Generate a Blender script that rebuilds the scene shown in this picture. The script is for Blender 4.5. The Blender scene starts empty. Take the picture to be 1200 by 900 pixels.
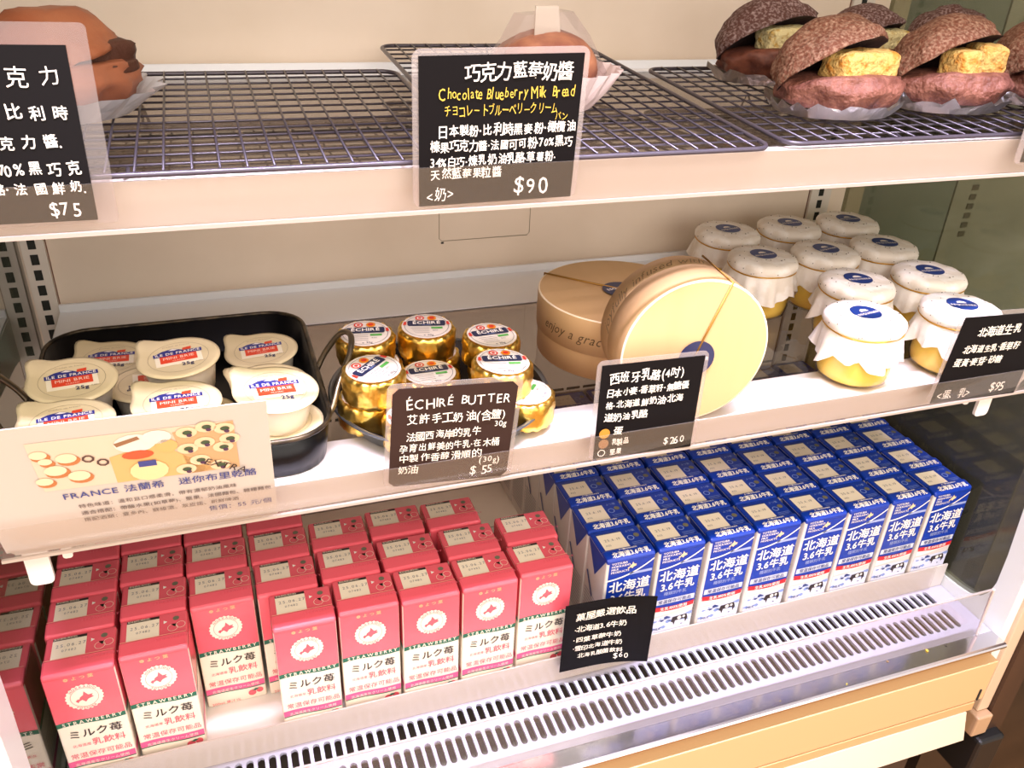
import bpy, bmesh, math, random
from mathutils import Vector, Matrix, noise
random.seed(7)
SC = bpy.context.scene
COL = SC.collection
PI = math.pi
# ------------------------------------------------------------------ camera
cam_d = bpy.data.cameras.new('camera'); cam = bpy.data.objects.new('camera', cam_d); COL.objects.link(cam)
RM = Matrix(((0.94447444, -0.12425979, 0.30418339), (-0.32579548, -0.4745047, 0.81774238), (0.04272395, -0.87143835, -0.48864083)))
r_, d_, f_ = RM.col[0], RM.col[1], RM.col[2]
m4 = Matrix(((r_[0], -d_[0], -f_[0], 0.21959175), (r_[1], -d_[1], -f_[1], -0.51673255), (r_[2], -d_[2], -f_[2], 0.61361423), (0, 0, 0, 1)))
cam.matrix_world = m4
cam_d.sensor_width = 36; cam_d.lens = 989.64 / 1200 * 36; cam_d.clip_start = 0.02; cam_d.clip_end = 50
SC.camera = cam
# ------------------------------------------------------------------ world, lights, exposure
w = bpy.data.worlds.new('world'); SC.world = w; w.use_nodes = True
bg = w.node_tree.nodes['Background']; bg.inputs[0].default_value = (1.0, 0.88, 0.78, 1); bg.inputs[1].default_value = 1.05
SC.view_settings.view_transform = 'Standard'; SC.view_settings.look = 'None'
SC.view_settings.gamma = 1; SC.view_settings.use_curve_mapping = False; SC.view_settings.exposure = 0.25


def area(name, loc, tgt, sx, sy, power, col, spread=PI):
    l = bpy.data.lights.new(name, 'AREA'); l.shape = 'RECTANGLE'; l.size = sx; l.size_y = sy; l.energy = power; l.color = col; l.spread = spread
    o = bpy.data.objects.new(name, l); COL.objects.link(o); o.location = loc
    o.rotation_euler = (Vector(tgt) - Vector(loc)).to_track_quat('-Z', 'Y').to_euler()
    return o


area('ceiling_panel_light', (0.3, -1.6, 2.0), (0.5, 0.1, 0.25), 2.2, 0.9, 36, (1.0, 0.91, 0.82))
area('front_fill_light', (0.5, -2.3, 0.55), (0.5, 0.3, 0.35), 3.4, 1.9, 38, (1.0, 0.91, 0.82))  # added fill that brightens the shelf interiors from the front, no lamp seen there
area('canopy_led_light', (0.5, -0.16, 0.81), (0.5, -0.05, 0.0), 0.86, 0.02, 3.3, (0.78, 0.73, 1.0), math.radians(58))


# ------------------------------------------------------------------ materials
def lin(c):
    return tuple(((x / 255) / 12.92 if x / 255 <= .04045 else ((x / 255 + .055) / 1.055) ** 2.4) for x in c) + (1,)


MATS = {}


def mat(name, rgb, rough=.5, metal=0, spec=.5, bump=None, var=None, coat=0, trans=0, sss=0, emit=0):
    if name in MATS: return MATS[name]
    m = bpy.data.materials.new(name); m.use_nodes = True; nt = m.node_tree; b = nt.nodes['Principled BSDF']
    b.inputs['Base Color'].default_value = lin(rgb); b.inputs['Roughness'].default_value = rough
    b.inputs['Metallic'].default_value = metal; b.inputs['Specular IOR Level'].default_value = spec
    b.inputs['Coat Weight'].default_value = coat
    b.inputs['Transmission Weight'].default_value = trans
    if sss:
        b.inputs['Subsurface Weight'].default_value = sss; b.inputs['Subsurface Radius'].default_value = (.01, .008, .005); b.inputs['Subsurface Scale'].default_value = .6
    tc = nt.nodes.new('ShaderNodeTexCoord')
    if var:   # (rgb2, scale, lo, hi, detail)
        n = nt.nodes.new('ShaderNodeTexNoise'); n.inputs['Scale'].default_value = var[1]; n.inputs['Detail'].default_value = var[4] if len(var) > 4 else 4
        mp = nt.nodes.new('ShaderNodeMapping')
        if len(var) > 5: mp.inputs['Scale'].default_value = var[5]
        nt.links.new(tc.outputs['Object'], mp.inputs[0]); nt.links.new(mp.outputs[0], n.inputs['Vector'])
        r = nt.nodes.new('ShaderNodeMapRange'); r.inputs[1].default_value = var[2]; r.inputs[2].default_value = var[3]
        nt.links.new(n.outputs[0], r.inputs[0])
        mx = nt.nodes.new('ShaderNodeMix'); mx.data_type = 'RGBA'; mx.inputs[6].default_value = lin(rgb); mx.inputs[7].default_value = lin(var[0])
        nt.links.new(r.outputs[0], mx.inputs[0]); nt.links.new(mx.outputs[2], b.inputs['Base Color'])
    if bump:  # (scale, strength, distance)
        n = nt.nodes.new('ShaderNodeTexNoise'); n.inputs['Scale'].default_value = bump[0]; n.inputs['Detail'].default_value = 3
        nt.links.new(tc.outputs['Object'], n.inputs['Vector'])
        bp = nt.nodes.new('ShaderNodeBump'); bp.inputs['Strength'].default_value = bump[1]; bp.inputs['Distance'].default_value = bump[2]
        nt.links.new(n.outputs[0], bp.inputs['Height']); nt.links.new(bp.outputs[0], b.inputs['Normal'])
    MATS[name] = m
    return m


def clear(name, tint, refl, rough=.03, haze=0, hazecol=(235, 225, 215), fm=.9):
    """thin clear sheet: transparent + fresnel weighted gloss + a little haze"""
    if name in MATS: return MATS[name]
    m = bpy.data.materials.new(name); m.use_nodes = True; nt = m.node_tree; nt.nodes.clear()
    out = nt.nodes.new('ShaderNodeOutputMaterial'); t = nt.nodes.new('ShaderNodeBsdfTransparent'); t.inputs[0].default_value = lin(tint)
    g = nt.nodes.new('ShaderNodeBsdfGlossy'); g.inputs['Roughness'].default_value = rough
    lw = nt.nodes.new('ShaderNodeLayerWeight'); lw.inputs[0].default_value = .5
    pw = nt.nodes.new('ShaderNodeMath'); pw.operation = 'POWER'; pw.inputs[1].default_value = 4.5; nt.links.new(lw.outputs['Facing'], pw.inputs[0])
    mu = nt.nodes.new('ShaderNodeMath'); mu.operation = 'MULTIPLY_ADD'; mu.inputs[1].default_value = fm; mu.inputs[2].default_value = .02 + refl; mu.use_clamp = True
    nt.links.new(pw.outputs[0], mu.inputs[0])
    base = t
    if haze:
        d = nt.nodes.new('ShaderNodeBsdfDiffuse'); d.inputs[0].default_value = lin(hazecol)
        mh = nt.nodes.new('ShaderNodeMixShader'); mh.inputs[0].default_value = haze
        nt.links.new(t.outputs[0], mh.inputs[1]); nt.links.new(d.outputs[0], mh.inputs[2]); base = mh
    mx = nt.nodes.new('ShaderNodeMixShader'); nt.links.new(mu.outputs[0], mx.inputs[0])
    nt.links.new(base.outputs[0], mx.inputs[1]); nt.links.new(g.outputs[0], mx.inputs[2]); nt.links.new(mx.outputs[0], out.inputs[0])
    MATS[name] = m
    return m


WHITE = mat('white_enamel', (226, 218, 208), .35, bump=(30, .05, .001))
WALL = mat('wall_enamel', (242, 226, 208), .5, var=((232, 215, 195), 9, .35, .7))
LIP = mat('rail_enamel', (206, 197, 188), .35)
DECK = mat('deck_enamel', (222, 216, 208), .3)
STEEL = mat('brushed_steel', (222, 220, 226), .13, metal=1)
GRILLE = mat('grille_enamel', (176, 174, 188), .35)
DARK = mat('duct_dark', (34, 30, 28), .8)
DUCT = mat('duct_grey', (112, 100, 92), .6)
BLACK = mat('black_plastic', (14, 13, 14), .5)
SLOT = mat('slot_dark', (30, 32, 28), .7)
GLASS = clear('shelf_glass', (205, 200, 196), .02)
SIDEL = clear('side_glass_left', (140, 148, 138), .24)
SIDER = clear('side_glass_right', (200, 202, 188), .03, rough=.10, haze=.10, hazecol=(150, 150, 132))
ACRYL = clear('clear_acrylic', (246, 244, 244), .0, haze=.03)
RAILP = clear('rail_plastic', (250, 248, 247), .0, haze=.06, hazecol=(232, 222, 206), fm=.3)
SLEEVE = clear('sleeve_plastic', (238, 234, 232), .0, haze=.15, fm=.5)
ACRYL_E = mat('acrylic_edge', (232, 214, 206), .15)
CARD = mat('black_card', (14, 11, 11), .6, spec=.12)
INK_W = mat('chalk_ink', (245, 234, 214), .6)
INK_Y = mat('yellow_ink', (206, 172, 60), .6)
INK_B = mat('orange_sticker', (186, 128, 40), .5)
PAPER = mat('white_paper', (206, 194, 184), .5)
PRINT_BLUE = mat('blue_print', (64, 74, 140), .5)
PRINT_GREY = mat('grey_print', (118, 104, 100), .5)
WIRE = mat('rack_wire', (78, 72, 80), .3, metal=.4)
C_PINK = mat('carton_pink', (228, 92, 104), .24)
C_CREAM = mat('carton_cream', (238, 224, 204), .38)
C_GREEN = mat('carton_green', (28, 96, 72), .4)
C_MAG = mat('carton_magenta', (226, 88, 136), .4)
C_WHITE = mat('print_white', (244, 234, 222), .4)
C_BLACK = mat('print_black', (44, 30, 28), .5)
C_ROSE = mat('print_rose', (226, 96, 112), .5)
C_BLUE = mat('carton_blue', (14, 52, 150), .3)
C_DBLUE = mat('carton_dark_blue', (48, 62, 120), .4)
C_LBLUE = mat('carton_light_blue', (130, 150, 205), .4)
C_RED = mat('ribbon_red', (206, 30, 34), .4)
C_GREY = mat('print_grey', (120, 116, 120), .5)
LABEL = mat('date_label', (240, 224, 198), .5)


# ------------------------------------------------------------------ mesh helpers
def finish(bm, name, mats, parent=None, smooth=False):
    me = bpy.data.meshes.new(name); bm.normal_update(); bm.to_mesh(me); bm.free()
    for m in (mats if isinstance(mats, (list, tuple)) else [mats]): me.materials.append(m)
    if smooth:
        for p in me.polygons: p.use_smooth = True
    o = bpy.data.objects.new(name, me); COL.objects.link(o)
    if parent: o.parent = parent
    return o


def tag(o, label=None, cat=None, group=None, kind=None):
    if label: o['label'] = label
    if cat: o['category'] = cat
    if group: o['group'] = group
    if kind: o['kind'] = kind
    return o


def thing(name, label, cat, loc=(0, 0, 0), rz=0, group=None):
    o = bpy.data.objects.new(name, None); COL.objects.link(o); o.empty_display_size = .02
    o.location = loc; o.rotation_euler = (0, 0, rz)
    return tag(o, label, cat, group)


def kids(o):
    return [c for c in bpy.data.objects if c.parent == o]


def dup(root, tree, loc, rot, label, group=None):
    """copy a thing with copies of its parts (tree = list of (part, [subparts]))"""
    r = root.copy(); COL.objects.link(r); r.location = loc; r.rotation_euler = rot if isinstance(rot, (tuple, list)) else (0, 0, rot)
    r['label'] = label
    if group: r['group'] = group
    for p, subs in tree:
        c = p.copy(); COL.objects.link(c); c.parent = r
        for s in subs:
            q = s.copy(); COL.objects.link(q); q.parent = c
    return r


def tree_of(root):
    return [(c, kids(c)) for c in kids(root)]


def box(bm, x0, x1, y0, y1, z0, z1, mi=0, bev=0):
    v = [bm.verts.new(p) for p in ((x0, y0, z0), (x1, y0, z0), (x1, y1, z0), (x0, y1, z0), (x0, y0, z1), (x1, y0, z1), (x1, y1, z1), (x0, y1, z1))]
    fs = [bm.faces.new([v[i] for i in f]) for f in ((3, 2, 1, 0), (4, 5, 6, 7), (0, 1, 5, 4), (1, 2, 6, 5), (2, 3, 7, 6), (3, 0, 4, 7))]
    for f in fs: f.material_index = mi
    if bev:
        es = set(e for f in fs for e in f.edges)
        r = bmesh.ops.bevel(bm, geom=list(es), offset=bev, segments=2, affect='EDGES', profile=.5)
        for f in r['faces']: f.material_index = mi
    return v


def bxo(name, b, m, parent=None, bev=0, smooth=False):
    bm = bmesh.new(); box(bm, *b, bev=bev)
    return finish(bm, name, m, parent, smooth)


def extrude_profile(bm, prof, x0, x1, mi=0, close=True):
    """prof: list of (y,z), extruded along x"""
    a = [bm.verts.new((x0, y, z)) for y, z in prof]; b = [bm.verts.new((x1, y, z)) for y, z in prof]
    n = len(prof)
    for i in range(n if close else n - 1):
        j = (i + 1) % n
        f = bm.faces.new((a[i], a[j], b[j], b[i])); f.material_index = mi
    if close:
        bm.faces.new(a[::-1]).material_index = mi; bm.faces.new(b).material_index = mi


def prism(bm, pts, z0, z1, mi=0, axis='z'):
    mp = {'z': lambda a, b, c: (a, b, c), 'x': lambda a, b, c: (c, a, b), 'y': lambda a, b, c: (a, c, b)}[axis]
    a = [bm.verts.new(mp(p[0], p[1], z0)) for p in pts]; b = [bm.verts.new(mp(p[0], p[1], z1)) for p in pts]
    n = len(pts)
    bm.faces.new(a[::-1]).material_index = mi; bm.faces.new(b).material_index = mi
    for i in range(n):
        j = (i + 1) % n
        bm.faces.new((a[i], a[j], b[j], b[i])).material_index = mi


def tube(bm, pts, r, n=6, mi=0, cyc=False):
    pts = [Vector(p) for p in pts]; N = len(pts); rings = []
    for i, p in enumerate(pts):
        if cyc: t = pts[(i + 1) % N] - pts[i - 1]
        else: t = pts[min(i + 1, N - 1)] - pts[max(i - 1, 0)]
        t.normalize(); up = Vector((0, 0, 1)) if abs(t.z) < .9 else Vector((1, 0, 0))
        a = t.cross(up).normalized(); b = t.cross(a)
        rings.append([bm.verts.new(p + r * (math.cos(2 * PI * k / n) * a + math.sin(2 * PI * k / n) * b)) for k in range(n)])
    for i in range(N if cyc else N - 1):
        A, B = rings[i], rings[(i + 1) % N]
        for k in range(n):
            f = bm.faces.new((A[k], A[(k + 1) % n], B[(k + 1) % n], B[k])); f.material_index = mi; f.smooth = True
    if not cyc:
        bm.faces.new(rings[0][::-1]).material_index = mi; bm.faces.new(rings[-1]).material_index = mi


def lathe(bm, prof, n=32, cx=0, cy=0, mi=0, smooth=True, mod=None):
    """prof list of (r,z); r==0 ends close to a point"""
    rings = []
    for r, z in prof:
        if r < 1e-6: rings.append([bm.verts.new((cx, cy, z))])
        else:
            ring = []
            for k in range(n):
                a = 2 * PI * k / n; rr, zz = (r, z) if not mod else mod(r, z, a)
                ring.append(bm.verts.new((cx + rr * math.cos(a), cy + rr * math.sin(a), zz)))
            rings.append(ring)
    for A, B in zip(rings[:-1], rings[1:]):
        for k in range(n):
            j = (k + 1) % n
            if len(A) == 1 and len(B) == 1: continue
            if len(A) == 1: f = bm.faces.new((A[0], B[j], B[k]))
            elif len(B) == 1: f = bm.faces.new((A[k], A[j], B[0]))
            else: f = bm.faces.new((A[k], A[j], B[j], B[k]))
            f.material_index = mi; f.smooth = smooth


def rrect(x0, x1, y0, y1, r, n=5):
    out = []
    for cx, cy, a0 in ((x1 - r, y1 - r, 0), (x0 + r, y1 - r, 90), (x0 + r, y0 + r, 180), (x1 - r, y0 + r, 270)):
        for k in range(n + 1):
            a = math.radians(a0 + 90 * k / n); out.append((cx + r * math.cos(a), cy + r * math.sin(a)))
    return out


def circ(cx, cy, r, n=24, ry=None, scal=0, ns=0):
    return [(cx + (r + scal * abs(math.cos(ns * PI * k / n))) * math.cos(2 * PI * k / n), cy + ((ry or r) + scal * abs(math.cos(ns * PI * k / n))) * math.sin(2 * PI * k / n)) for k in range(n)]


# ------------------------------------------------------------------ lettering
_gc = {}
_fc = bpy.data.curves.new('glyph', 'FONT'); _fo = bpy.data.objects.new('glyph', _fc); COL.objects.link(_fo)


def glyph(ch, bold=0.0, shear=0.0):
    k = (ch, shear)
    if k not in _gc:
        _fc.body = ch; _fc.size = 1; _fc.resolution_u = 2; _fc.offset = 0; _fc.shear = 0
        dg = bpy.context.evaluated_depsgraph_get(); dg.update()
        me = bpy.data.meshes.new_from_object(_fo.evaluated_get(dg))
        vs = [(v.co.x, v.co.y) for v in me.vertices]; fs = [tuple(p.vertices) for p in me.polygons]
        bpy.data.meshes.remove(me)
        adv = (1.0 if ord(ch) > 0x2e00 else (max(v[0] for v in vs) + .07)) if vs else (.35 if ord(ch) < 0x2e00 else 1.0)
        _gc[k] = (vs, fs, adv)
    return _gc[k]


class Flat:
    """collects flat printed shapes; M maps (s, t, e) -> xyz; level lifts each layer a hair"""
    def __init__(s, M, step=.00025, base=.00015):
        s.v = []; s.f = []; s.mi = []; s.mats = []; s.M = M; s.step = step; s.base = base

    def _m(s, m):
        if m not in s.mats: s.mats.append(m)
        return s.mats.index(m)

    def poly(s, pts, m, lv=0):
        i0 = len(s.v); e = s.base + lv * s.step
        s.v += [s.M(a, b, e) for a, b in pts]; s.f.append(tuple(range(i0, i0 + len(pts)))); s.mi.append(s._m(m))

    def rect(s, x0, x1, y0, y1, m, lv=0):
        s.poly([(x0, y0), (x1, y0), (x1, y1), (x0, y1)], m, lv)

    def band(s, top, bot, m, lv=0):
        for i in range(len(top) - 1): s.poly([bot[i], bot[i + 1], top[i + 1], top[i]], m, lv)

    def ring(s, cx, cy, r0, r1, m, lv=0, n=24):
        A = circ(cx, cy, r0, n); B = circ(cx, cy, r1, n)
        for i in range(n): s.poly([A[i], A[(i + 1) % n], B[(i + 1) % n], B[i]][::-1], m, lv)

    def text(s, txt, x, y, size, m, lv=1, bold=0, shear=0, align='l', jit=0, rot=0, cw=1.0, arc=None, track=0):
        adv = [(glyph(c, bold, shear)[2] * cw + track) * size for c in txt]; W = sum(adv)
        cx = x - (W / 2 if align == 'c' else W if align == 'r' else 0); e = s.base + lv * s.step; k = s._m(m)
        ca, sa = math.cos(rot), math.sin(rot); ox, oy = x, y
        for c, a in zip(txt, adv):
            vs, fs, _ = glyph(c, bold, shear); i0 = len(s.v)
            jx = random.uniform(-1, 1) * jit * size * .07; jy = random.uniform(-1, 1) * jit * size * .08
            ja = random.uniform(-1, 1) * jit * .10; js = 1 + random.uniform(-1, 1) * jit * .12
            cj, sj = math.cos(ja), math.sin(ja)
            for px, py in vs:
                px, py = (px - .45 + shear * py) * js * cw, (py - .4) * js
                px, py = px * cj - py * sj, px * sj + py * cj
                X = cx + (px + .45 * cw) * size + jx; Y = y + (py + .4) * size + jy
                if arc:  # (cx, cy, radius) text bent round a circle, reading clockwise along the top
                    ac = PI / 2 - (X - ox) / abs(arc[2]) if arc[2] > 0 else -PI / 2 + (X - ox) / abs(arc[2])
                    rr = arc[2] + (Y - y) if arc[2] > 0 else -arc[2] - (Y - y)
                    X, Y = arc[0] + rr * math.cos(ac), arc[1] + rr * math.sin(ac)
                else:
                    dx, dy = X - ox, Y - oy; X, Y = ox + dx * ca - dy * sa, oy + dx * sa + dy * ca
                s.v.append(s.M(X, Y, e))
            for f in fs: s.f.append(tuple(i0 + i for i in f)); s.mi.append(k)
            if bold > .008 and vs:
                n = len(vs); v0 = s.v[i0:i0 + n]; bb = bold * 1.3 * size
                h = 1e-5; ex = Vector(s.M(X + h, Y, e)) - Vector(s.M(X, Y, e)); ey = Vector(s.M(X, Y + h, e)) - Vector(s.M(X, Y, e)); ex.normalize(); ey.normalize()
                for sx, sy in ((1, 0), (0, 1)):
                    i1 = len(s.v); dv = ex * (sx * bb) + ey * (sy * bb)
                    dn = ex.cross(ey) * (.00004 + .00004 * sy)
                    s.v += [tuple(Vector(p) + dv + dn) for p in v0]
                    for f in fs: s.f.append(tuple(i1 + i for i in f)); s.mi.append(k)
            cx += a
        return W

    def build(s, name, parent=None):
        me = bpy.data.meshes.new(name); me.from_pydata(s.v, [], s.f)
        for m in s.mats: me.materials.append(m)
        me.polygons.foreach_set('material_index', s.mi); me.update()
        o = bpy.data.objects.new(name, me); COL.objects.link(o)
        if parent: o.parent = parent
        return o


F_FRONT = lambda s, t, e: (s, -e, t)
XL, XR, YW = .050, .940, .300          # side glass planes, back wall plane
ZM, ZU = .270, .480                    # middle and upper shelf
YF = -.034                             # front edge of both shelves

# ================================================================== SETTING
# back wall: seamed enamel sheet with a row of air slots below each shelf
bm = bmesh.new()
box(bm, XL - .03, XR + .03, YW, YW + .01, -.09, .80)
wall = tag(finish(bm, 'wall_back', WALL), kind='structure')
for zc in (.109, .427):
    bm = bmesh.new(); x = .10
    while x < .89:
        box(bm, x, x + .0175, YW - .0006, YW + .0005, zc - .0016, zc + .0016); x += .0215
    tag(finish(bm, 'air_slots', SLOT, wall), kind='stuff')
# faint stamped access panel between the shelves
bm = bmesh.new(); tube(bm, [(.4345, YW - .0001, .345), (.4345, YW - .0001, .312), (.4375, YW - .0001, .3092), (.5320, YW - .0001, .3092), (.5345, YW - .0001, .312), (.5345, YW - .0001, .345)], .0004, 4)
finish(bm, 'stamped_panel_seam', mat('seam', (168, 152, 128), .6), wall)
bxo('screw', (.4365, .4393, YW - .0008, YW, .3065, .3083), BLACK, wall)
bm = bmesh.new(); box(bm, .0700, .0708, YW - .0008, YW, -.02, .80); box(bm, .8888, .8896, YW - .0008, YW, -.02, .80)
finish(bm, 'sheet_joint', mat('joint', (120, 84, 66), .7), wall)


def upright(x0, x1, label):
    t = thing('slotted_upright', label, 'shelf upright', (0, 0, 0), group='slotted uprights on the back wall')
    bm = bmesh.new(); box(bm, x0, x1, YW - .004, YW + .0002, -.01, .78); finish(bm, 'upright_strip', WHITE, t)
    bm = bmesh.new(); z = .0100; xc = (x0 + x1) / 2 - .0005
    while z < .77:
        box(bm, xc - .0032, xc + .0032, YW - .0046, YW - .0036, z - .0048, z + .0048); z += .01485
    tag(finish(bm, 'slots', SLOT, t), kind='stuff')
    return t


upright(.0505, .0695, 'white slotted shelf upright in the left back corner')
upright(.8900, .9180, 'white slotted shelf upright in the right back corner')


def side_wall(sgn, xp, gm, side):
    """glass pane in a white frame with a rounded lower front corner"""
    x0, x1 = (xp, xp + .012) if sgn > 0 else (xp - .012, xp)
    gl = bxo('wall_' + side, (x0 + (.002 if sgn > 0 else .004), x1 - (.004 if sgn > 0 else .002), -.06, YW, -.03, .80), gm)
    tag(gl, kind='structure')
    inner = [(YW, -.017), (-.005, -.0165), (-.020, -.0155), (-.035, -.0125), (-.048, -.005), (-.056, .008), (-.0590, .024), (-.0585, .06), (-.054, .13), (-.052, .20), (-.052, .80)]
    outer = [(YW, -.12), (-.005, -.12), (-.02, -.12), (-.035, -.12), (-.05, -.12), (-.0835, -.12), (-.0835, -.06), (-.0835, 0), (-.0835, .05), (-.0835, .20), (-.0835, .80)]
    bm = bmesh.new()
    A = [[bm.verts.new((x, y, z)) for y, z in inner] for x in (x0, x1)]; B = [[bm.verts.new((x, y, z)) for y, z in outer] for x in (x0, x1)]
    for i in range(len(inner) - 1):
        for q in ((A[0][i], A[0][i + 1], B[0][i + 1], B[0][i]), (A[1][i], B[1][i], B[1][i + 1], A[1][i + 1]), (A[0][i], A[1][i], A[1][i + 1], A[0][i + 1]), (B[0][i], B[0][i + 1], B[1][i + 1], B[1][i])):
            bm.faces.new(q)
    bmesh.ops.recalc_face_normals(bm, faces=bm.faces[:])
    fr = finish(bm, 'glass_frame', mat('frame_white', (222, 224, 220), .35), gl)
    if sgn > 0:
        bxo('outer_trim', (x1, x1 + .017, -.088, -.03, -.145, .80), mat('beige_trim', (206, 178, 150), .45), gl, bev=.002)
        bxo('brown_post', (x1 + .017, x1 + .046, -.092, -.050, -.225, .80), mat('brown_wood', (66, 42, 28), .5, var=((48, 30, 20), 25, .3, .7, 4, (1, 1, .1))), gl)
        bxo('base_bracket', (x1 - .006, x1 + .016, -.097, -.06, -.175, -.145), mat('bracket_tan', (176, 142, 110), .5), gl, bev=.002)
        bxo('rubber_foot', (x1 + .002, x1 + .040, -.105, -.05, -.245, -.178), BLACK, gl, bev=.004)
    return gl


side_wall(-1, XL, SIDEL, 'left'); side_wall(1, XR, SIDER, 'right')
# what stands beyond the side panes
tag(bxo('wall_beyond_left', (-.32, -.30, -.3, .9, -.6, 1.2), mat('green_grey_wall', (92, 100, 92), .7)), kind='structure')
tag(bxo('wall_beyond_right', (1.80, 1.82, -.8, 2.4, -.9, 1.8), mat('olive_wall', (150, 146, 120), .7, var=((120, 118, 98), 3, .35, .65))), kind='structure')
ac = thing('neighbouring_case', 'olive backed neighbouring case seen through the right glass side', 'display case', (0, 0, 0))
bxo('back_panel', (.960, 1.115, .302, .312, .10, .80), mat('olive_panel', (138, 146, 138), .5), ac)
bxo('beige_panel', (1.116, 1.79, .300, .312, .10, .80), mat('pale_panel', (178, 176, 164), .5, var=((154, 152, 140), 7, .4, .7)), ac)
bm = bmesh.new()
for k in range(6): box(bm, 1.142, 1.152, .2985, .3005, .262 + .0125 * k, .2690 + .0125 * k)
tag(finish(bm, 'slots', mat('slot_grey', (96, 90, 76), .7), ac), kind='stuff')
tag(bxo('dark_cabinet', (1.06, 1.55, .02, .295, -.83, .085), mat('dark_walnut', (52, 38, 30), .45, var=((34, 26, 22), 6, .3, .7, 4, (1, .2, 3)))), 'low dark brown cabinet seen through the right glass side', 'cabinet')
tag(bxo('floor', (-2.5, 3.5, -3.0, 2.5, -.86, -.83), mat('wood_floor', (206, 148, 84), .35, var=((176, 116, 60), 4, .3, .7, 6, (.3, 3, 1)))), kind='structure')
# canopy above, out of the frame: carries the lamp that lights the fronts
tag(bxo('ceiling', (XL - .02, XR + .02, -.02, YW, .79, .81), WHITE), kind='structure')
can = thing('canopy_lamp', 'white canopy lamp strip above the case front', 'lamp', (.495, -.16, .822))
bxo('lamp_housing', (-.44, .44, -.035, .035, .0, .03), WHITE, can, bev=.003)

# ------------------------------------------------------------------ bottom deck and grille
deck = thing('bottom_deck', 'white bottom deck carrying the milk cartons', 'shelf', (0, 0, 0))
bm = bmesh.new(); box(bm, XL + .001, XR - .001, .0002, .2135, -.0155, -.0117); finish(bm, 'deck_sheet', DECK, deck)
bm = bmesh.new(); box(bm, XL + .001, XR - .001, .2155, YW - .0045, -.0155, -.0119); finish(bm, 'rear_sheet', WALL, deck)
bm = bmesh.new(); box(bm, XL + .001, XR - .001, -.0015, .0002, -.030, .0006); finish(bm, 'front_lip', LIP, deck)
bm = bmesh.new(); box(bm, XL + .004, XR - .02, -.0044, -.0034, -.0292, .0030)
tag(finish(bm, 'clear_riser', RAILP, deck), 'clear plastic ticket riser')

gr = thing('air_grille', 'pale metal return air grille with two rows of slots', 'grille', (0, 0, -.03))


def slot_plate(x0, n, pitch, rows, ylo, yhi, z=0, th=.0012):
    """plate with n stadium holes per row; rows = [(y0,y1)]"""
    bm = bmesh.new(); hw = pitch * .33
    edges = [yhi] + [v for r in rows for v in (r[1] + .0012, r[0] - .0012)] + [ylo]
    cache = {}

    def V(x, y):
        k = (round(x, 6), round(y, 6))
        if k not in cache: cache[k] = bm.verts.new((x, y, z))
        return cache[k]
    for i in range(n):
        xa, xb = x0 + i * pitch, x0 + (i + 1) * pitch; xc = (xa + xb) / 2
        for j in range(0, len(edges), 2):
            bm.faces.new((V(xa, edges[j + 1]), V(xb, edges[j + 1]), V(xb, edges[j]), V(xa, edges[j])))
        for (y0, y1) in rows:
            yt, yb = y1 + .0012, y0 - .0012; seg = 4
            hole = []
            for k in range(seg + 1):
                a = PI * k / seg; hole.append((xc + hw * math.cos(a), y1 - hw + hw * math.sin(a)))
            for k in range(seg + 1):
                a = PI + PI * k / seg; hole.append((xc + hw * math.cos(a), y0 + hw + hw * math.sin(a)))
            H = [bm.verts.new((p[0], p[1], z)) for p in hole]; D = [bm.verts.new((p[0], p[1], z - th * 2.5)) for p in hole]
            TR, TL, BL, BR = V(xb, yt), V(xa, yt), V(xa, yb), V(xb, yb); m = seg // 2
            for k in range(m): bm.faces.new((H[k + 1], H[k], TR))
            for k in range(m, seg): bm.faces.new((H[k + 1], H[k], TL))
            bm.faces.new((TR, TL, H[m])); bm.faces.new((H[seg], TL, BL, H[seg + 1]))
            for k in range(seg + 1, seg + 1 + m): bm.faces.new((H[k + 1], H[k], BL))
            for k in range(seg + 1 + m, 2 * seg + 1): bm.faces.new((H[k + 1], H[k], BR))
            bm.faces.new((BL, BR, H[seg + 1 + m])); bm.faces.new((H[2 * seg + 1], BR, TR, H[0]))
            nH = len(H)
            for k in range(nH): bm.faces.new((H[k], H[(k + 1) % nH], D[(k + 1) % nH], D[k]))
    bmesh.ops.recalc_face_normals(bm, faces=bm.faces[:])
    return bm


bm = slot_plate(.062, 92, .00928, [(-.0270, -.0055), (-.0600, -.0335)], -.0745, -.0018)
finish(bm, 'slotted_plate', GRILLE, gr)
bxo('end_plate', (.9158, XR - .0005, -.0745, -.0018, -.0012, .0), GRILLE, gr)
bxo('end_plate', (XL + .0005, .062, -.0745, -.0018, -.0012, .0), GRILLE, gr)

# clear guard standing on the grille
gd = thing('acrylic_guard', 'clear acrylic guard standing along the grille', 'guard', (0, 0, 0))
bm = bmesh.new(); box(bm, .062, .9137, -.0757, -.0742, -.0298, .0350); finish(bm, 'clear_sheet', ACRYL, gd)
bm = bmesh.new(); box(bm, .062, .9137, -.0760, -.0740, .0344, .0358); finish(bm, 'top_edge', clear('edge_light', (235, 225, 225), .05, haze=.35), gd)
bm = bmesh.new(); tube(bm, [(.9137, -.0750, .0352), (.9150, -.0748, .0345), (.9185, -.0746, -.0285)], .0016, 8); finish(bm, 'end_edge', ACRYL_E, gd)

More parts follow.
